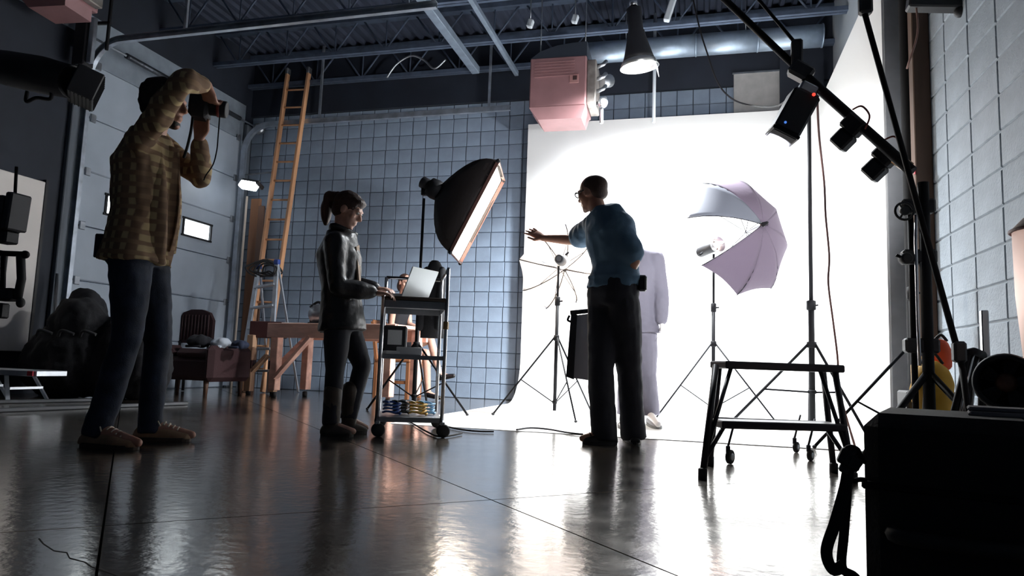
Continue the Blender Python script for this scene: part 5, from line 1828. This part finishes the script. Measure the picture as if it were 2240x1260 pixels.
# camera in his hands
cm = thing('photo_camera', 'black camera held upright at the eye of the photographer', 'camera', cpos)
cf = V((.90, .42, -.06)).normalized()
Rc2 = basis(cf)
oc = lambda x_, y_, z_: cpos + Rc2 @ V((x_, y_, z_))
MB().box(oc(0, 0, 0), (.095, .105, .165), Rc2, .016).build('body', BLACKP, cm)
MB().box(oc(.01, -.02, .07), (.085, .07, .035), Rc2, .012).build('grip', RUBBER, cm)
MB().box(oc(-.03, .06, -.005), (.08, .05, .075), Rc2, .012).build('prism_hump', BLACKP, cm)
MB().box(oc(-.050, 0, 0), (.006, .06, .075), Rc2, .003).build('rear_screen', mat('screen_glass', (.06, .09, .12), .1), cm)
MB().lathe([(.036, .03), (.040, .04), (.040, .09), (.043, .095), (.043, .125), (.038, .13)], oc(0, 0, -.015), cf, 22).build('lens', BLACKP, cm)
MB().lathe([(.001, .126), (.034, .126), (.024, .120), (.001, .118)], oc(0, 0, -.015), cf, 18).build('lens_glass', mat('lens_glass', (.02, .02, .05), .05), cm)
MB().lathe([(.044, .085), (.0445, .09), (.044, .10)], oc(0, 0, -.015), cf, 22).build('zoom_ring', mat('reddish_ring', (.25, .05, .04), .4), cm)
ribbon_pts = [oc(-.03, .0, -.075), at(418, 285, 2.93), at(410, 320, 2.92), at(402, 345, 2.93)]
MB().tube(smoothpath(ribbon_pts), .007, 8).build('strap', WEB, cm)
tag(MB().tube(smoothpath([at(481, 250, 2.95), at(477, 300, 2.95), at(474, 330, 2.95), at(466, 360, 2.97), at(450, 384, 3.03), at(446, 394, 3.06)]), .0035, 6).build('sync_cord', BLACK), 'thin dark cord dangling from the camera lens to the elbow', 'cord')

# ---------------- woman at the trolley
F2 = V((.95, .30, 0))
J = dict(pel=at(748, 690, 3.95), waist=at(745, 630, 3.95), chest=at(742, 560, 3.95), neck=at(748, 508, 3.95), head=at(763, 459, 3.95),
         sr=at(733, 530, 3.80), sl=at(752, 528, 4.10), er=at(738, 626, 3.76), wr=at(820, 640, 3.93), el=at(768, 622, 4.16), wl=at(826, 632, 4.16),
         hr=at(738, 708, 3.87), hl=at(758, 708, 4.03), kr=at(732, 812, 3.85), kl=at(792, 800, 4.06), ar=at(724, 930, 3.84), al=at(762, 918, 4.00))
J['tr'] = gd(772, 957); J['tl'] = gd(800, 948)
P = dict(sp=None, hf=V((.93, .12, -.45)), hu=V((.45, .05, .95)), k=.86, hs=.93)
root, o, Rh = person('woman with ponytail in black leather jacket typing at the trolley', J, P, (J['ar'].x, 3.95, 0), SKINP,
                     [(J['wr'], V((1, .25, -.05)), V((0, .1, -1)), 1, (15, 25, 20), .9), (J['wl'], V((1, -.05, -.05)), V((0, .1, -1)), -1, (15, 25, 20), .9)])
LEATHER = mat('black_leather', (.010, .010, .012), .38, bump=.25, bscale=50)
shirt(root, J, P, LEATHER, .030, .93, .10, folds(.009, 10, 26), 'jacket', .012, .024)
MB().prism([J['chest'] + F2 * .135 + V((0, -.09, .05)), J['chest'] + F2 * .125 + V((0, -.03, .07)), J['waist'] + F2 * .13 + V((0, -.03, .0)), J['waist'] + F2 * .142 + V((0, -.08, .02))], F2 * .012).build('blouse', mat('tan_blouse', (.42, .31, .22), .8), root)
MB().tube(smoothpath([J['neck'] + V((-.06, -.02, .02)), J['neck'] + V((.0, -.09, .02)), J['neck'] + F2 * .09 + V((0, 0, -.02))]), .022, 10).build('collar', LEATHER, root)
trousers(root, J, P, mat('black_jeans', (.012, .013, .022), .75, bump=.1), .010, .052, folds(.005), 'trousers', .0)
for s_, L_ in (('r', J['tr']), ('l', J['tl'])):
    shoe(root, J['a' + s_], L_, .06, .044, .085, mat('worn_brown_leather', (.060, .045, .034), .55, var=.4), mat('dark_sole', (.02, .016, .013), .7), None, hi=.27)
HB = mat('brown_hair', (.050, .022, .014), .5, bump=.5, bscale=110, stretch=(1, 1, .2))
hm = MB()
hm.ell(o(-.022, 0, .036), (.098, .080, .084), Rh).ell(o(-.05, 0, -.005), (.062, .074, .075), Rh).ell(o(.04, 0, .075), (.05, .06, .03), Rh)
remeshed(hm, 'hair', HB, root, .009, 2, lambda p: .004 * noise.noise(p * 45))
pt_ = at(724, 440, 3.95)
pm = MB().chain([o(-.10, 0, .05), at(722, 432, 3.95), at(716, 452, 3.95), at(713, 475, 3.95), at(712, 490, 3.95)], [.032, .042, .040, .032, .016])
remeshed(pm, 'ponytail', HB, root, .009, 2, lambda p: .007 * noise.noise(V((p.x * 40, p.y * 40, p.z * 12))))
MB().tube([o(-.092, 0, .045), o(-.108, 0, .058)], .026, 12).build('hair_tie', mat('pale_tie', (.8, .78, .75), .6), root)

# ---------------- man in blue shirt
J = dict(pel=at(1342, 632, 4.42), waist=at(1344, 578, 4.42), chest=at(1336, 512, 4.42), neck=at(1312, 462, 4.44), head=at(1295, 421, 4.46),
         sl=at(1298, 492, 4.52), sr=at(1354, 500, 4.34), el=at(1262, 526, 4.80), wl=at(1190, 521, 5.00), er=at(1388, 572, 4.30), wr=at(1364, 616, 4.52),
         hl=at(1322, 662, 4.46), hr=at(1364, 662, 4.38), kl=at(1314, 805, 4.36), kr=at(1377, 805, 4.46), al=at(1324, 948, 4.33), ar=at(1388, 944, 4.50))
J['tl'] = gd(1274, 972); J['tr'] = gd(1376, 958)
P = dict(sp=None, hf=V((-.88, .45, -.16)), hu=V((-.18, .05, 1)), k=.95, hs=.97)
root, o, Rh = person('man in blue t-shirt and dark trousers reaching out to the white umbrella', J, P, (J['pel'].x, 4.42, 0), SKIN,
                     [(J['wl'], V((-.80, .25, .42)), V((-.5, .7, -.3)), 1, (-6, 8, 8), 1.05, 7, (.3, -.1)), (J['wr'], V((-.5, .4, -.6)), V((-.3, .5, 0)), -1, (45, 50, 30), 1.0)])
TEE = mat('blue_tshirt', (.10, .185, .28), .85, var=.12, scale=6, bump=.15, bscale=120)
shirt(root, J, P, TEE, .024, .36, -.075, folds(.012, 9, 22), 'tshirt', .006, .030)
trousers(root, J, P, mat('dark_trousers', (.018, .018, .026), .8, bump=.1, bscale=150), .026, .078, folds(.012, 7, 18), 'trousers', .045)
MB().box(J['pel'] + V((.185, -.05, .03)), (.05, .05, .10), None, .01).build('belt_pouch', BLACKP, root)
for s_, L_ in (('l', J['tl']), ('r', J['tr'])):
    shoe(root, J['a' + s_], L_, .075, .048, .085, mat('black_leather_shoe', (.012, .011, .012), .45), mat('black_sole', (.01, .01, .01), .7), BLACK)
hm = MB().ell(o(-.030, 0, .034), (.088, .080, .072), Rh).ell(o(-.06, 0, -.012), (.046, .074, .055), Rh)
remeshed(hm, 'hair', mat('short_dark_hair', (.075, .038, .026), .7, bump=.3, bscale=120), root, .009, 3)
gl = MB()
for y in (-1, 1):
    gl.tube([o(.100, y * .033 + .024 * math.cos(a), .004 + .018 * math.sin(a)) for a in [2 * PI * k / 16 for k in range(16)]], .0035, 6, closed=True)
    gl.tube([o(.098, y * .056, .008), o(.0, y * .080, .006)], .0035, 6)
gl.tube([o(.102, -.010, .008), o(.102, .010, .008)], .0035, 6)
gl.build('glasses', BLACK, root)

# grey panel with black edge he holds low in his right hand
gp = thing('folding_panel', 'grey folding panel with black edge held beside the man', 'reflector', at(1270, 760, 4.75))
ga = [at(1258, 690, 4.72), at(1330, 680, 4.72), at(1330, 838, 4.72), at(1246, 826, 4.72)]
MB().prism([p + V((0, .004, 0)) for p in ga], (0, .02, 0)).build('panel', mat('grey_cloth', (.34, .33, .35), .8), gp)
MB().prism([at(1249, 686, 4.71), at(1262, 688, 4.71), at(1254, 830, 4.71), at(1238, 824, 4.71)], (0, .04, 0)).build('black_edge', BLACKF, gp)
MB().tube([at(1248, 684, 4.72), at(1330, 676, 4.72)], .016, 10).build('top_bar', BLACKF, gp)
MB().tube(smoothpath([at(1246, 690, 4.70), at(1242, 700, 4.70), at(1250, 704, 4.70)]), .008, 8).build('hook', BLACK, gp)
MB().tube([J['wr'], at(1330, 676, 4.72)], .010, 8).build('handle', BLACK, gp)

# ---------------- seated woman behind the trolley
yS = 8.1
J = dict(pel=at(866, 762, yS), waist=at(868, 722, yS), chest=at(874, 680, yS), neck=at(880, 648, yS), head=at(886, 618, yS - .03),
         sr=at(862, 660, yS - .14), sl=at(892, 660, yS + .14), er=at(856, 712, yS - .18), wr=at(908, 724, yS - .16), el=at(896, 710, yS + .05), wl=at(925, 722, yS - .06),
         hr=at(868, 768, yS - .09), hl=at(872, 768, yS + .08), kr=at(942, 742, yS - .16), kl=at(932, 772, yS + .06), ar=at(962, 822, yS - .22), al=at(936, 872, yS - .02))
J['tr'] = at(992, 822, yS - .24); J['tl'] = V((J['al'].x + .16, J['al'].y - .03, .035))
J['al'].z = .09
P = dict(sp=None, hf=V((.75, -.55, -.25)), hu=V((.2, -.1, 1)), k=.86, hs=.92, sit=True)
root, o, Rh = person('seated woman in black dress with crossed bare legs behind the trolley', J, P, (J['pel'].x, yS, 0), SKINP,
                     [(J['wr'], V((1, .1, 0)), V((0, .1, -1)), 1, (20, 20, 15), .9), (J['wl'], V((1, -.3, 0)), V((0, 0, -1)), -1, (20, 20, 15), .9)], .048)
DRS = mat('black_dress', (.010, .010, .014), .8)
mb = MB()
pts, sides, dims = P['_t']
torso(mb, pts[:5] + [pts[4].lerp(pts[5], .6)], sides[:6], dims[:5] + [(dims[5][0] * .9, dims[5][1])], .012)
for s_ in 'lr':
    mb.cap(J['h' + s_], J['h' + s_].lerp(J['k' + s_], .45), .088, .082)
remeshed(mb, 'dress', DRS, root, .011, 3)
hm = MB().ell(o(-.025, 0, .03), (.092, .078, .082), Rh).ell(o(-.05, 0, -.05), (.055, .075, .09), Rh)
remeshed(hm, 'hair', HB, root, .01, 2)
for s_ in 'lr':
    a_, t_ = J['a' + s_], J['t' + s_]
    remeshed(MB().cap(a_ + V((0, 0, -.02)), t_, .04, .026), 'shoe', mat('black_patent', (.01, .01, .012), .25), root, .009, 2)

chd = thing('wooden_chair', 'brown wooden chair under the seated woman', 'chair', (J['pel'].x, yS, 0))
CW = mat('brown_chair_wood', (.25, .10, .04), .55, var=.3, stretch=(1, 1, .2))
sx, sz = J['pel'].x, J['pel'].z - .13
MB().box((sx + .06, yS, sz - .02), (.46, .44, .04), None, .012).build('seat', CW, chd)
for dx in (-.16, .26):
    for dy in (-.19, .19):
        MB().beam((sx + dx, yS + dy, .003), (sx + dx, yS + dy, sz - .04), .045, .045, bev=.004).build('leg', CW, chd)
for dy in (-.19, .19):
    MB().beam((sx - .16, yS + dy, sz - .04), (sx - .24, yS + dy, sz + .45), .04, .04, bev=.004).build('back_post', CW, chd)
    MB().beam((sx - .16, yS + dy, .2), (sx + .26, yS + dy, .2), .03, .03, bev=.003).build('stretcher', CW, chd)
for z_ in (.22, .34, .44):
    MB().beam((sx - .16 - .08 * z_ / .45, yS - .19, sz + z_), (sx - .16 - .08 * z_ / .45, yS + .19, sz + z_), .02, .06, bev=.003).build('back_slat', CW, chd)

# ---------------- headless mannequin in a pale suit
yM = 6.15
J = dict(pel=at(1392, 705, yM), waist=at(1392, 655, yM), chest=at(1393, 590, yM), neck=at(1394, 545, yM), head=at(1394, 520, yM),
         sr=at(1434, 566, yM - .02), sl=at(1352, 566, yM), er=at(1447, 640, yM - .02), wr=at(1448, 706, yM - .08), el=at(1340, 640, yM), wl=at(1342, 706, yM - .08),
         hr=at(1410, 722, yM), hl=at(1374, 722, yM), kr=at(1416, 820, yM), kl=at(1372, 820, yM), ar=at(1422, 908, yM), al=at(1370, 906, yM))
J['tr'] = gd(1440, 938, .006); J['tl'] = gd(1362, 938, .006)
mn = thing('mannequin', 'headless white mannequin in a pale grey suit behind the man', 'mannequin', (J['pel'].x, yM, 0))
MANW = mat('white_fibreglass', (.85, .80, .78), .35)
body = MB()
sdv = (J['sr'] - J['sl']).normalized()
pts = [J['pel'] - Z3 * .09, J['pel'], J['waist'], J['waist'].lerp(J['chest'], .55), J['chest'], J['chest'].lerp(J['neck'], .7), J['neck'], J['neck'] + Z3 * .03]
dims = [(.10, .07), (.155, .105), (.13, .09), (.145, .105), (.165, .115), (.14, .08), (.055, .055), (.045, .045)]
torso(body, pts, [sdv] * 8, dims)
for s_ in 'lr':
    body.cap(J['chest'].lerp(J['neck'], .5), J['s' + s_], .06, .055)
    limb(body, J['s' + s_], J['e' + s_], J['w' + s_], ARM)
    limb(body, J['h' + s_], J['k' + s_], J['a' + s_], LEG)
    body.cap(J['a' + s_], V((J['t' + s_].x, J['t' + s_].y, .04)), .036, .024)
    hand(body, J['w' + s_], V((0, -.15, -1)), V((-1 if s_ == 'r' else 1, 0, 0)), 1 if s_ == 'r' else -1, (18, 20, 15), .95)
remeshed(body, 'body', MANW, mn, .0075, 3)
SUIT = mat('pale_grey_suiting', (.17, .16, .20), .85, bump=.1, bscale=150)
P = dict(k=1.0, _t=(pts[:7], [sdv] * 7, dims[:7]))
shirt(mn, J, P, SUIT, .026, .94, .09, folds(.008), 'suit_jacket', .025, .026)
trousers(mn, J, P, SUIT, .024, .082, folds(.010, 7, 18), 'suit_trousers', .0)
for s_ in 'lr':
    shoe(mn, J['a' + s_], J['t' + s_], .06, .042, .07, mat('pale_grey_shoe', (.25, .24, .26), .5), mat('grey_sole', (.2, .2, .2), .7), None)
